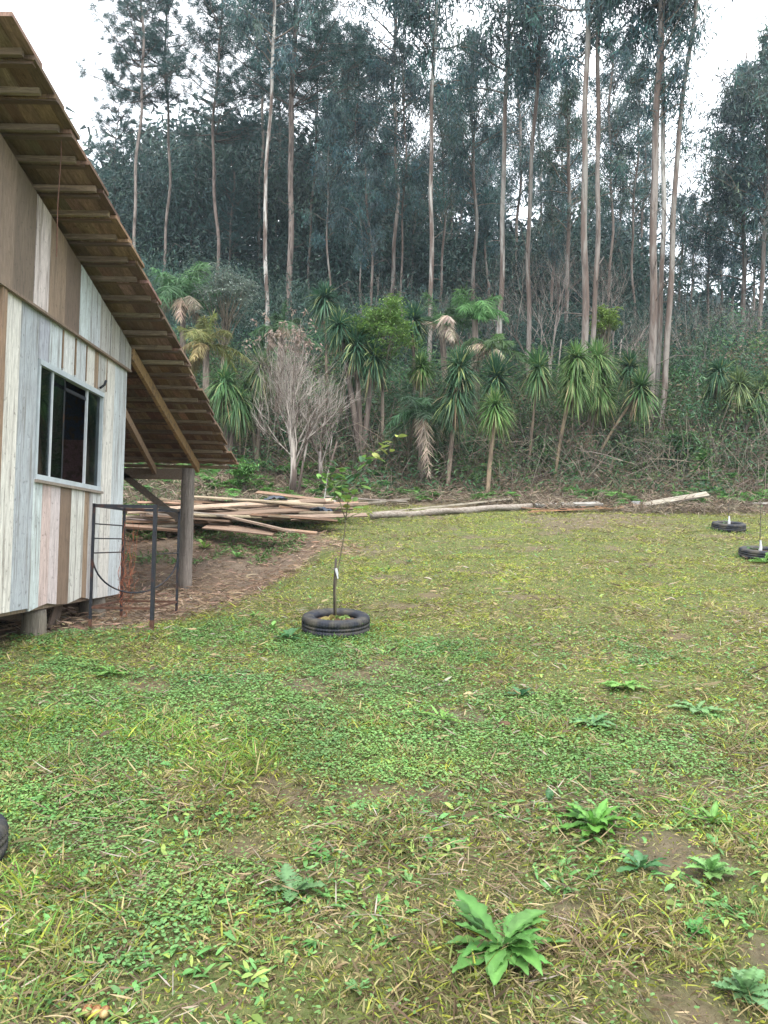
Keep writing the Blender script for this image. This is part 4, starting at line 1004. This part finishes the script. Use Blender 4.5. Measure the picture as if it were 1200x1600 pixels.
palm('slender upright palm plume near the centre, brightest green', 21.5, (745, 640), (742, 500), 62, 13, (.095, .21, .075), 0, low=20)
palm('palm with arching pale dead fronds curling over at the centre', 22.0, (700, 640), (690, 510), 62, 7, (.07, .14, .06), 6, (.38, .31, .25), low=0)
palm('low dark palm spreading its fronds over the dry bank left of centre', 18.9, (660, 715), (655, 650), 62, 14, (.050, .11, .055), 2, (.25, .2, .15), low=-40)
palm('palm half hidden behind the tall brown trunk with blond hanging fronds', 21.0, (775, 650), (768, 545), 50, 9, (.085, .16, .06), 4, (.42, .35, .28))
palm('small palm behind the bare tree, dull green fronds', 20.0, (430, 680), (440, 520), 50, 9, (.06, .12, .055), 2)

def leafy_tree(name, label, D, base, top, rp, col, n=2600, seed=3, ls=.11, cat='tree'):
    g = at(base[0], base[1], D); g[2] = float(height(g[0], g[1])) - .05
    t = empty(name, g); tag(t, label, cat); h = at(top[0], top[1], D) - g; r = rp / F * D
    tr = MB(); tr.tube([h * 0, h * .35, h * .7], [.07, .055, .04], (.2, .17, .13), 7); lf = MB()
    for i in range(26):
        d = dirs(1, -25, 80)[0]; e = h + d * r * U(.5, 1.05) * np.array([1, 1, .9]); s_ = h * U(.55, .85)
        tr.tube([s_, (s_ + e) / 2 + rng.normal(size=3) * .05, e], [.022, .014, .006], (.22, .19, .14), 4, cap=False)
        for k in range(4):
            c = e + rng.normal(size=3) * r * .17; m_ = n // 104
            q = c + rng.normal(size=(m_, 3)) * np.array([r * .13, r * .13, r * .05]); dd = dirs(m_, -35, 15)
            lf.strips(q, dd, U(.7, 1.2, m_) * ls, U(.3, .42, m_) * ls, .2, 3, [.3, 1, .8, .1], jit(col, m_, .25, .08), np.cross(dd, (0, 0, 1)) + rng.normal(size=(m_, 3)) * .2)
    tr.build('trunk', M['bark'], t); lf.build('crown', M['leaf'], t); return t
leafy_tree('leafy_tree', 'small tree with fine light yellow-green leaves beside the big dark spiky plant', 20.0, (598, 680), (598, 525), 62, (.12, .21, .055), 5200)
leafy_tree('leafy_tree', 'yellow-green sprig of a young tree above the clump at the pair of trunks', 22.6, (945, 620), (948, 508), 26, (.17, .26, .06), 1600)
leafy_tree('leafy_shrub', 'silvery-leaved shrub behind the roof edge beside the tall palm', 21.0, (345, 620), (352, 470), 48, (.15, .19, .16), 2600, cat='shrub')
leafy_tree('leafy_shrub', 'small fresh green shrub beyond the lumber pile under the roof edge', 16.8, (383, 770), (383, 744), 26, (.10, .22, .06), 1800, cat='shrub', ls=.08)
leafy_tree('leafy_shrub', 'rounded green shrub at the foot of the group of three trunks, right side', 20.2, (1065, 725), (1065, 706), 34, (.06, .14, .055), 2600, cat='shrub')

# ------------------------------------------------------------------ woodland behind, undergrowth, brush (uncountable)
def woodland():
    lf = MB()
    def clumps(n, D0_, D1_, per, col, xr, topf, lw, base=0.0, rs=.75):
        D = U(D0_, D1_, n); px = U(xr[0], xr[1], n); X = (px - 600) / F * D
        zg = height(X, D, False); zt = topf(px, D) * D
        f = rng.random(n) ** .85; Z = zg + base + (np.maximum(zt - zg, 1.0)) * f
        for i in range(n):
            m_ = int(per * U(.6, 1.4)); r = rs * U(.6, 1.5)
            q = np.array([X[i], D[i], Z[i]]) + rng.normal(size=(m_, 3)) * np.array([r, r, r * .7])
            c = np.array(col) * U(.5, 1.7) * np.array([U(.8, 1.4), 1, U(.8, 1.15)])
            lf.strips(q, dirs(m_, -80, 30), U(.7, 1.2, m_) * lw[0], U(.7, 1.2, m_) * lw[1], .2, 1, [1, .25], jit(c, m_, .3))
    def top_mid(px, D):
        s = np.interp(px, [-400, 0, 150, 260, 400, 500, 560, 620, 700, 760, 850, 900, 960, 1010, 1060, 1100, 1150, 1220, 1600], [.45, .47, .50, .545, .54, .50, .47, .45, .44, .40, .42, .40, .40, .33, .31, .33, .30, .34, .40])
        return s + .05 * (fnoise(px * .02, D * 0, 77) - .5) * 2 - .02
    clumps(3600, 38, 48, 100, (.030, .064, .055), (-350, 1500), top_mid, (.26, .075))
    clumps(1300, 50, 64, 90, (.028, .056, .052), (-500, 1700), lambda p_, d: top_mid(p_, d) + .02, (.7, .26), rs=1.2)
    clumps(3000, 26, 37, 100, (.026, .060, .046), (-250, 1450), lambda p_, d: np.interp(p_, [-200, 150, 400, 560, 760, 1010, 1060, 1300], [.35, .36, .34, .32, .30, .31, .29, .28]) + .04 * (fnoise(p_ * .03, d, 7) - .5), (.15, .034), rs=.6)
    tag(lf.build('woodland', M['needle']), 'dense dark wood filling the hillside between and behind the tall trunks', 'wood', kind='stuff')
woodland()

def undergrowth():
    lf = MB()
    n = 3200; D = U(18.0, 26, n); px = U(-150, 1400, n); X = (px - 600) / F * D
    zg = height(X, D)
    hgt = (.30 + .36 * np.clip(D - 18.4, 0, 6)) * (1 + .9 * (fnoise(X * .6, D * .6, 88) - .5))
    hgt = hgt * np.interp(px, [150, 400, 1030, 1100], [1.25, 1.0, 1.0, 1.35])
    Z = zg + hgt * rng.random(n)
    for i in range(n):
        if D[i] < 19.6 and rng.random() < .78: continue
        m_ = int(U(40, 90)); r = U(.18, .42)
        q = np.array([X[i], D[i], Z[i]]) + rng.normal(size=(m_, 3)) * np.array([r, r, r * .7])
        k = rng.random()
        c = np.array((.042, .098, .045)) * U(.4, 1.8) * np.array([U(.8, 1.4), 1, U(.8, 1.2)]) if k < .76 else (np.array((.09, .17, .05)) if k < .85 else np.array((.15, .115, .08)))
        lf.strips(q, dirs(m_, -60, 50), U(.07, .16, m_), U(.02, .04, m_), .25, 2, [.5, 1, .15], jit(c, m_, .3))
    # straps and weedy blades
    n = 4000; D = U(18.4, 25, n); px = U(-100, 1350, n); X = (px - 600) / F * D; zg = height(X, D) + .25 * np.clip(D - 19, 0, 6) * rng.random(n)
    lf.strips(np.stack([X, D, zg], 1), dirs(n, 20, 85), U(.3, .8, n), U(.015, .03, n), .6, 3, [.8, 1, .7, .1], jit((.10, .20, .06), n, .45, .15))
    tag(lf.build('undergrowth', M['leaf']), 'tangled green undergrowth on the slope below the trees', 'undergrowth', kind='stuff')
    # dead hanging stems, brown litter and dry brush on the bank
    dr = MB()
    n = 60000; D = 16.6 + 5.4 * rng.random(n) ** 1.2; px = U(-120, 1350, n)
    D = D - 1.0 * sstep(560, 300, px); X = (px - 600) / F * D
    zg = height(X, D) + U(0, .16, n) * (.4 + 1.2 * fnoise(X * 1.5, D * 1.5, 61))
    keepm = (D > 17.0 + .7 * (fnoise(X * 1.1, D * 0, 15) - .5) * 2) | ((px < 560) & (D > 15.4)); X, D, zg = X[keepm], D[keepm], zg[keepm]; n = len(X)
    dr.strips(np.stack([X, D, zg], 1), dirs(n, -25, 60), U(.12, .5, n), U(.006, .02, n), U(.2, .7, n), 2, [1, .8, .2], jit((.18, .145, .105), n, .5, .1))
    n = 20000; D = U(18.3, 27, n); px = U(-100, 1350, n); X = (px - 600) / F * D; zg = height(X, D)
    dr.strips(np.stack([X, D, zg + U(0, 1.2, n)], 1), dirs(n, -85, 80), U(.4, 1.3, n), U(.006, .013, n), U(-.1, .3, n), 3, None, jit((.155, .13, .105), n, .45, .08))
    tag(dr.build('dry_brush', M['dry']), 'dry brown brush, dead stems and litter covering the bank under the trees', 'brush', kind='stuff')
    # ferns
    fe = MB(); 
    for i in range(560):
        D_ = U(17.6, 21.5); px_ = U(150, 1200)
        if px_ < 520: D_ -= 1.4
        if fnoise(px_ * .02, D_, 44) < .45: continue
        X_ = (px_ - 600) / F * D_; z_ = float(height(X_, D_)); cf = jit((.11, .24, .065), 1, .35, .15)[0]
        for k in range(9):
            a = U(0, 6.28); el = math.radians(U(25, 75)); d = np.array([math.cos(a) * math.cos(el), math.sin(a) * math.cos(el), math.sin(el)]); L = U(.25, .55)
            s = np.linspace(.1, 1, 18); q = np.array([X_, D_, z_]) + d[None] * (L * s)[:, None]; q[:, 2] -= .55 * L * s ** 2
            sd = np.cross(d, (0, 0, 1)); sd /= np.linalg.norm(sd)
            for sg in (-1, 1):
                fe.strips(q, sd * sg + d * .4 + rng.normal(size=(18, 3)) * .1, .30 * L * np.sin(np.pi * (s * .8 + .2)) + .01, .025, .2, 1, [1, .3], jit(cf, 18, .15))
    tag(fe.build('ferns', M['leaf']), 'green ferns scattered over the foot of the bank', 'ferns', kind='stuff')
undergrowth()

# ------------------------------------------------------------------ lawn
def lawn():
    def sample(n, ya, yb, margin=1.22, extra=1.3):
        ym_ = (ya + yb) / 2; n = int(n * (ym_ * .61 + 1.3) / (ym_ * .61 + .5)); ya = 1.35 if ya < 2 else ya
        y = np.sqrt(U(ya * ya, yb * yb, n)); x = U(-1, 1, n) * (y * .5 * margin + extra); return x, y
    def keep_turf(x, y, floor=.0):
        d = dirt(x, y); k = rng.random(len(x)) > d * (1 - floor) * 1.02
        k &= ~((x < -2.75) & (y > 6.4) & (y < 8.6)); k &= ~((y > 10.9) & (y < 11.2) & (x < -2.7) & (x > -2.95))
        return x[k], y[k]
    def clover_mask(x, y):
        m_ = sstep(.50, .62, fnoise(x * 1.5 + 3, y * 1.1, 71, 4))
        near = sstep(2.9, 3.8, y) * sstep(7.3, 6.0, y)
        blobs = np.zeros_like(x)
        for (px, py, r) in ((350, 1085, .75), (560, 1060, .6), (700, 1150, .7), (640, 1060, .5), (820, 1110, .5), (500, 1150, .5), (1000, 1190, .5), (300, 1400, .28), (230, 1460, .22), (900, 1200, .4), (150, 1180, .4), (640, 1200, .5), (430, 1120, .5), (120,1290,.35), (520, 1010, .5), (370, 985, .5), (1060, 1200, .35), (690,1020,.4)):
            g = onground(px, py); blobs = np.maximum(blobs, sstep(1.25, .5, np.hypot(x - g[0], y - g[1]) / r + (fnoise(x * 3, y * 3, 5) - .5)))
        return np.clip(np.maximum(m_ * near * .8, blobs), 0, 1)
    g = MB()
    cg = {'yg': (.300, .335, .048), 'gr': (.130, .265, .045), 'st': (.30, .265, .12), 'ol': (.145, .175, .045), 'br': (.15, .11, .065)}
    for (n, ya, yb, l0, l1, w0, w1, ns, e0, e1) in ((95000, 1.7, 4.2, .030, .085, .0026, .0055, 3, 2, 60), (42000, 1.7, 4.6, .05, .13, .0042, .0080, 3, 5, 65), (120000, 4.2, 7.5, .03, .08, .0045, .008, 2, 2, 50), (130000, 7.5, 11.5, .03, .08, .007, .011, 1, 2, 50), (110000, 11.5, 17.6, .04, .09, .010, .015, 1, 3, 55)):
        x, y = sample(n, ya, yb); x, y = keep_turf(x, y); n = len(x)
        z = height(x, y) - .004
        big = fnoise(x * .9, y * .9, 13); fin = fnoise(x * 3.5, y * 3.5, 17); cl = clover_mask(x, y)
        far = sstep(4.5, 8, y)
        h = np.clip(.60 + 1.5 * (fnoise(x * 3.1, y * 3.1, 4) - .5) * 2, .30, 1.75)
        u = rng.random(n)
        greeness = sstep(.38, .62, big * .6 + fin * .4 + .02 - .07 * far)
        pst = .16 + .13 * (1 - greeness) + .05 * far; pbr = (.27 * (1 - greeness) + .07) * (1 - .5 * far) + .03; pol = .22
        pyg = (.26 + .32 * far) * (1 - .35 * greeness)
        c = np.zeros((n, 3)); a1 = pst; a2 = a1 + pbr; a3 = a2 + pol; a4 = a3 + pyg
        for (lo, hi, k) in ((0, a1, 'st'), (a1, a2, 'br'), (a2, a3, 'ol'), (a3, a4, 'yg'), (a4, 9, 'gr')):
            mk = (u >= lo) & (u < hi); c[mk] = np.array(cg[k])
        c *= (1 + (rng.random((n, 1)) - .5) * .6) * (1 + (rng.random((n, 3)) - .5) * .15)
        c *= (.80 + .4 * fin)[:, None]
        kp = rng.random(n) > cl * .38
        x, y, z, h, c, far = x[kp], y[kp], z[kp], h[kp], c[kp], far[kp]; n = len(x)
        d = dirs(n, e0, e1)
        L = U(l0, l1, n) * h; wd = U(w0, w1, n)
        g.strips(np.stack([x, y, z + .004], 1), d, L, wd, U(.1, .5, n), ns, {1: [1, .3], 2: [1, .8, .15], 3: [.8, 1, .7, .1]}[ns], c)
    tag(g.build('grass', M['grass']), 'short patchy lawn grass, green and straw coloured', 'grass', kind='stuff')
    # clover and small-leaved ground cover
    cb = MB()
    for (n, ya, yb, s0, s1) in ((90000, 1.7, 4.2, .007, .014), (170000, 4.2, 7.4, .009, .016), (50000, 7.4, 12, .014, .022)):
        x, y = sample(n, ya, yb); x, y = keep_turf(x, y)
        cm_ = clover_mask(x, y); k = rng.random(len(x)) < np.clip(cm_ * 1.0 + .07, 0, 1); x, y = x[k], y[k]; n = len(x)
        z = height(x, y) + U(.004, .035, n); s = U(s0, s1, n); d = dirs(n, -15, 30); sd = np.cross(d, (0, 0, 1)) + rng.normal(size=(n, 3)) * .25
        bl = fnoise(x * 2, y * 2, 91)[:, None]
        c = lerp(np.array((.095, .215, .080)), np.array((.165, .29, .08)), bl) * (1 + (rng.random((n, 1)) - .5) * .45)
        cb.strips(np.stack([x, y, z], 1), d, s * 1.25, s, .2, 2, [.35, 1.1, .35], c, sd)
    tag(cb.build('clover', M['grass']), 'mats of small round-leaved green ground cover in the lawn', 'ground cover', kind='stuff')
    # broader weed leaves low in the turf
    wb = MB()
    for (n, ya, yb, s0, s1) in ((9500, 1.7, 3.6, .03, .075), (9000, 3.6, 7, .03, .07), (3000, 7, 13, .04, .08)):
        x, y = sample(n, ya, yb); x, y = keep_turf(x, y); k = fnoise(x * 2.2, y * 2.2, 99) > .42; x, y = x[k], y[k]; n = len(x)
        d = dirs(n, 5, 50); s = U(s0, s1, n); sd = np.cross(d, (0, 0, 1)) + rng.normal(size=(n, 3)) * .3
        pick = rng.random(n) < .35
        c = np.where(pick[:, None], jit((.23, .32, .08), n, .3), jit((.11, .26, .075), n, .35))
        wb.strips(np.stack([x, y, height(x, y) + .008], 1), d, s, s * U(.16, .34, n), .35, 3, [.4, 1, .85, .1], c, sd)
    tag(wb.build('low_weeds', M['weed']), 'small broad weed leaves spread low through the lawn', 'weeds', kind='stuff')
    # dead leaves and straw lying on the turf
    db = MB()
    for (n, ya, yb, l0, l1, w0, w1) in ((9000, 1.7, 3.8, .04, .12, .002, .0065), (9000, 3.8, 8, .03, .10, .003, .009), (9000, 8, 17.5, .04, .12, .006, .014), (330, 1.7, 8, .05, .10, .012, .022)):
        x, y = sample(n, ya, yb); k = fnoise(x * 1.7, y * 1.7, 123) > .40; x, y = x[k], y[k]; n = len(x)
        d = dirs(n, -5, 28); u = rng.random(n)
        c = np.where((u < .45)[:, None], jit((.27, .215, .12), n, .35), np.where((u < .85)[:, None], jit((.14, .10, .07), n, .35), jit((.30, .26, .21), n, .2)))
        db.strips(np.stack([x, y, height(x, y) + U(.008, .035, n)], 1), d, U(l0, l1, n), U(w0, w1, n), U(-.2, .4, n), 3, [.4, 1, .8, .15], c)
    # debris on the bare earth by the house
    n = 9000; x = U(-4.6, -.3, n); y = U(6.7, 14.4, n); k = dirt(x, y) > .4; x, y = x[k], y[k]; n = len(x)
    db.strips(np.stack([x, y, height(x, y) + U(.0, .03, n)], 1), dirs(n, -8, 25), U(.04, .22, n), U(.004, .014, n), U(0, .4, n), 2, None, jit((.27, .19, .13), n, .45, .1))
    tag(db.build('dead_leaves', M['dry']), 'dead grass, straw and fallen leaves lying on the lawn and earth', 'dead leaves', kind='stuff')
    # weeds on the little bank behind the porch post
    kb = MB(); n = 5200; x = U(-5.2, -1.3, n); y = U(12.0, 14.2, n); k = fnoise(x * 2, y * 2, 41) > .47; x, y = x[k], y[k]; n = len(x)
    kb.strips(np.stack([x, y, height(x, y)], 1), dirs(n, 5, 70), U(.04, .16, n), U(.012, .03, n), .3, 2, [.5, 1, .15], jit((.10, .175, .055), n, .35, .12))
    n = 2600; x = U(-5.5, -1.0, n); y = U(14.6, 17, n); 
    kb.strips(np.stack([x, y, height(x, y)], 1), dirs(n, 5, 80), U(.1, .45, n), U(.015, .035, n), .5, 3, [.6, 1, .7, .1], jit((.085, .17, .055), n, .35, .12))
    tag(kb.build('bank_weeds', M['grass']), 'green weeds growing round the lumber pile on the small earth bank', 'weeds', kind='stuff')
    # taller dry and green tufts
    tb = MB()
    spots = [(60, 1560, .20, 'm'), (100, 1500, .16, 'm'), (30, 1590, .2, 'm'), (255, 1120, .12, 's'), (180, 1190, .1, 's'), (20, 1220, .12, 's'), (520, 1370, .07, 's'), (1080, 970, .16, 's'), (1040, 985, .18, 's'), (1110, 950, .16, 's'), (690, 1040, .12, 's'), (1020, 1150, .1, 's'),
             (630, 1180, .1, 's'), (520, 1075, .1, 's'), (860, 1360, .08, 's'), (140, 1530, .14, 'm'), (1180, 1420, .08, 'm'), (250, 1590, .1, 'm'), (420, 1570, .08, 'm'), (690, 1270, .07, 's'), (1120, 1020, .12, 's'), (960, 1190, .07, 's'), (850, 950, .08, 's'), (780, 930, .08, 's')]
    for (cx, cy, rr) in [(o_.location.x, o_.location.y, .31) for o_ in bpy.data.objects if o_.name.startswith('tyre')]:
        for k in range(46):
            a_ = k / 46 * 6.283 + U(-.1, .1); px_, py_ = cx + rr * math.cos(a_) * U(.98, 1.12), cy + rr * math.sin(a_) * U(.98, 1.12); n = 7
            q = np.array([px_, py_, 0]) + rng.normal(size=(n, 3)) * .02; q[:, 2] = height(q[:, 0], q[:, 1])
            tb.strips(q, dirs(n, 25, 85), U(.04, .12, n), .004 + .0006 * cy, .4, 3, [.8, 1, .7, .08], np.where((rng.random(n) < .5)[:, None], jit((.24, .27, .09), n, .3), jit((.11, .21, .06), n, .3)))
    for _ in range(420): spots.append((U(0, 1200), U(830, 1590), U(.04, .10), 'sm'[rng.integers(0, 2)]))
    for (px, py, L, kd) in spots:
        g0 = onground(px, py)
        if dirt(g0[0], g0[1]) > .5: continue
        n = 34 if L > .1 else 16; q = g0[None] + rng.normal(size=(n, 3)) * np.array([L * .22, L * .22, 0]); q[:, 2] = height(q[:, 0], q[:, 1])
        c = jit((.31, .265, .125), n, .25) if kd == 's' else np.where((rng.random(n) < .5)[:, None], jit((.27, .26, .10), n, .2), jit((.13, .22, .06), n, .25))
        tb.strips(q, dirs(n, 25, 85), U(.5, 1.1, n) * L, U(.5, 1, n) * (.003 + .0009 * g0[1]), U(.1, .6, n), 3, [.8, 1, .7, .08], c)
    tag(tb.build('grass_tufts', M['grass']), 'straw and green grass tufts standing a little above the lawn', 'grass', kind='stuff')
lawn()

# ------------------------------------------------------------------ single weeds in the lawn
def rosette(px, py, rp, n, col, label, kind='broad', e0=8, e1=60, wr=.26):
    g = onground(px, py); r = rp / F * g[1] * 1.05
    b = MB(); a = np.arange(n) * 2.4 + U(-.3, .3, n); el = np.radians(np.linspace(e1, e0, n) + U(-16, 16, n)); a = a + U(-.5, .5, n)
    d = np.stack([np.cos(el) * np.cos(a), np.cos(el) * np.sin(a), np.sin(el)], 1)
    side = np.cross(d, (0, 0, 1)); side /= np.linalg.norm(side, axis=1)[:, None]
    L = r * U(.6, 1.15, n); W_ = L * wr * U(.8, 1.2, n)
    cc = jit(col, n, .18, .06); k = 17; t = np.linspace(0, 1, k)
    prof = np.interp(t, np.linspace(0, 1, 9), [.20, .28, .50, .80, 1.0, .98, .80, .48, .04])
    for i in range(n):
        c = d[i][None] * (L[i] * t)[:, None]; c[:, 2] -= L[i] * U(.1, .5) * t ** 2; c += side[i][None] * (L[i] * U(-.18, .18) * t ** 2)[:, None]; 
        c[:, 2] = np.maximum(c[:, 2], .006 + .01 * t)
        wv = prof * W_[i] * .5
        if kind == 'lobed': wv = wv * (1 + .28 * np.cos(np.arange(k) * math.pi)) * 1.1
        else: wv = wv * (1 + .10 * np.cos(np.arange(k) * 2.2) + .08 * (rng.random(k) - .5))
        up_ = np.cross(side[i], d[i]) ; up_ /= np.linalg.norm(up_)
        if up_[2] < 0: up_ = -up_
        rip = (rng.random((k, 2)) - .5) * .22 * W_[i]
        lft = c - side[i] * wv[:, None] + up_ * (wv[:, None] * .35 + rip[:, :1]); rgt = c + side[i] * wv[:, None] + up_ * (wv[:, None] * .35 + rip[:, 1:])
        v = np.stack([lft, c, rgt], 1).reshape(-1, 3)
        q = [(j_ * 3 + s_, j_ * 3 + s_ + 1, (j_ + 1) * 3 + s_ + 1, (j_ + 1) * 3 + s_) for j_ in range(k - 1) for s_ in (0, 1)]
        cv = np.tile(cc[i], (k * 3, 1)); cv[1::3] = cv[1::3] * 1.5
        b.add(v, q, cv)
    o = b.build('weed', M['weed'], loc=(g[0], g[1], g[2] + .01)); tag(o, label, 'weed'); return o
BG_ = (.09, .215, .042); DG = (.05, .13, .05); LG = (.13, .26, .065); GG = (.10, .20, .085)
rosette(785, 1488, 104, 36, (.085, .20, .05), 'largest bright green broad-leaved weed, at the bottom right of centre', e0=3, e1=46, wr=.25)
rosette(928, 1297, 66, 30, BG_, 'broad-leaved bright weed behind and right of the largest one', e0=5, e1=55, wr=.25)
rosette(1000, 1362, 48, 9, DG, 'dark weed with one big upright leaf between two bright weeds', e0=10, e1=60, wr=.34)
rosette(858, 1258, 26, 4, DG, 'small plant with a single ribbed upright leaf', e0=50, e1=80, wr=.42)
rosette(1113, 1292, 34, 20, LG, 'compact pale green rosette near the right edge', e0=5, e1=65, wr=.25)
rosette(1110, 1370, 42, 24, (.12, .24, .075), 'shaggy light green weed below the compact rosette at the right', 'lobed', 5, 60, .3)
rosette(975, 1076, 38, 14, LG, 'flat yellow-green weed halfway up the lawn on the right', e0=2, e1=35, wr=.3)
rosette(815, 1090, 28, 10, (.05, .13, .06), 'dark bluish weed halfway up the lawn, centre right', e0=5, e1=50, wr=.36)
rosette(925, 1135, 38, 11, GG, 'grey-green weed lying flat below the yellow-green one', e0=2, e1=35, wr=.3)
rosette(1090, 1112, 46, 9, (.12, .22, .09), 'bluish weed with broad flat leaves to the right, halfway up the lawn', e0=2, e1=30, wr=.32)
rosette(455, 1402, 54, 9, GG, 'grey-green weed with lobed leaves near the lower centre left', 'lobed', 5, 45, .4)
rosette(1165, 1560, 52, 26, (.11, .21, .09), 'feathery grey-green weed in the lower right corner', 'lobed', 5, 60, .3)
rosette(690, 1128, 40, 12, (.13, .25, .06), 'flat grassy weed between the blue-green patches at the centre', e0=2, e1=30, wr=.16)
rosette(175, 1056, 36, 14, LG, 'pale green weed in the lawn in front of the house corner', e0=5, e1=45, wr=.22)
rosette(1090, 1460, 24, 16, (.07, .2, .05), 'small leafy green weed at the lower right beside bare earth', e0=5, e1=60, wr=.5)
rosette(560, 992, 32, 10, BG_, 'weed with long pale leaves at the right foot of the middle tyre', e0=5, e1=40, wr=.26)
rosette(452, 1000, 30, 12, DG, 'dark weed tuft in front of the middle tyre', e0=10, e1=60, wr=.26)
rosette(425, 986, 22, 9, (.12, .24, .06), 'small light weed at the left foot of the middle tyre', e0=10, e1=60, wr=.26)
rosette(640, 1385, 22, 8, (.11, .22, .07), 'small weed left of the bright weeds, with narrow leaves', e0=5, e1=60, wr=.2)
rosette(560, 1560, 30, 10, (.09, .18, .06), 'leafy weed at the bottom edge, just left of centre', e0=5, e1=50, wr=.26)
rosette(1195, 880, 30, 10, LG, 'leafy weed beside the tyre at the right edge', e0=5, e1=60, wr=.3)
rosette(370, 872, 16, 9, (.10, .22, .06), 'little green weed on the bare earth right of the porch post', e0=10, e1=60, wr=.35)
rosette(320, 858, 20, 9, (.13, .22, .05), 'yellowish weed on the earth bank just behind the porch post', e0=10, e1=60, wr=.3)
rosette(400, 965, 18, 10, LG, 'bright weed at the edge of the bare earth left of the tyre', e0=10, e1=55, wr=.26)
rosette(640, 880, 12, 7, DG, 'small dark weed alone in the far lawn', e0=10, e1=60, wr=.3)
for (px, py, lab) in ((136, 1591, 'opened brown fruit husk at the bottom left edge, left one'), (150, 1594, 'brown fruit husk in the middle of the group at the bottom left edge'), (163, 1592, 'brown fruit husk at the bottom left edge, right one')):
    g = onground(px, py); b = MB(); a = np.linspace(0, math.pi, 8)
    b.tube([(0.0, .022 * -math.cos(x), .0) for x in a], np.maximum(.001, .015 * np.sin(a)), (.4, .2, .08), 10, lump=.15)
    tag(b.build('fruit_husk', M['fruit'], loc=(g[0], g[1], g[2] + .016), smooth=True), lab, 'fruit', 'brown fruit husks on the grass')
for (px, py, r, c, lab) in ((788, 1139, .03, (.28, .23, .2), 'brown stone lying in the green patch at the centre right'), (382, 1590 - 172, .0, None, None), (1150, 1210, .022, (.3, .2, .26), 'small purplish stone in the lawn near the right edge')):
    if c is None: continue
    g = onground(px, py); b = MB(); a = np.linspace(0, math.pi, 7)
    b.tube([(-r * 1.3 * math.cos(x), 0, 0) for x in a], np.maximum(.001, r * .8 * np.sin(a)), c, 9, lump=.2)
    tag(b.build('stone', M['soil'], loc=(g[0], g[1], g[2] + r * .6), smooth=True), lab, 'stone')

# ------------------------------------------------------------------ haze
HAZE = 0.0006
if HAZE > 0:
    mt, n, l = newmat('haze')
    pv = n.new('ShaderNodeVolumePrincipled'); pv.inputs['Color'].default_value = (.72, .86, 1.0, 1); pv.inputs['Density'].default_value = HAZE; pv.inputs['Anisotropy'].default_value = .2
    o = n.new('ShaderNodeOutputMaterial'); l.new(pv.outputs[0], o.inputs['Volume'])
    b = MB(); b.box(-205, 205, -31, 305, -9, 46)
    h = b.build('haze', mt); tag(h, 'thin bluish air between the trees', 'haze', kind='stuff')
print('objects', len(bpy.data.objects), 'verts', sum(len(m_.vertices) for m_ in bpy.data.meshes))
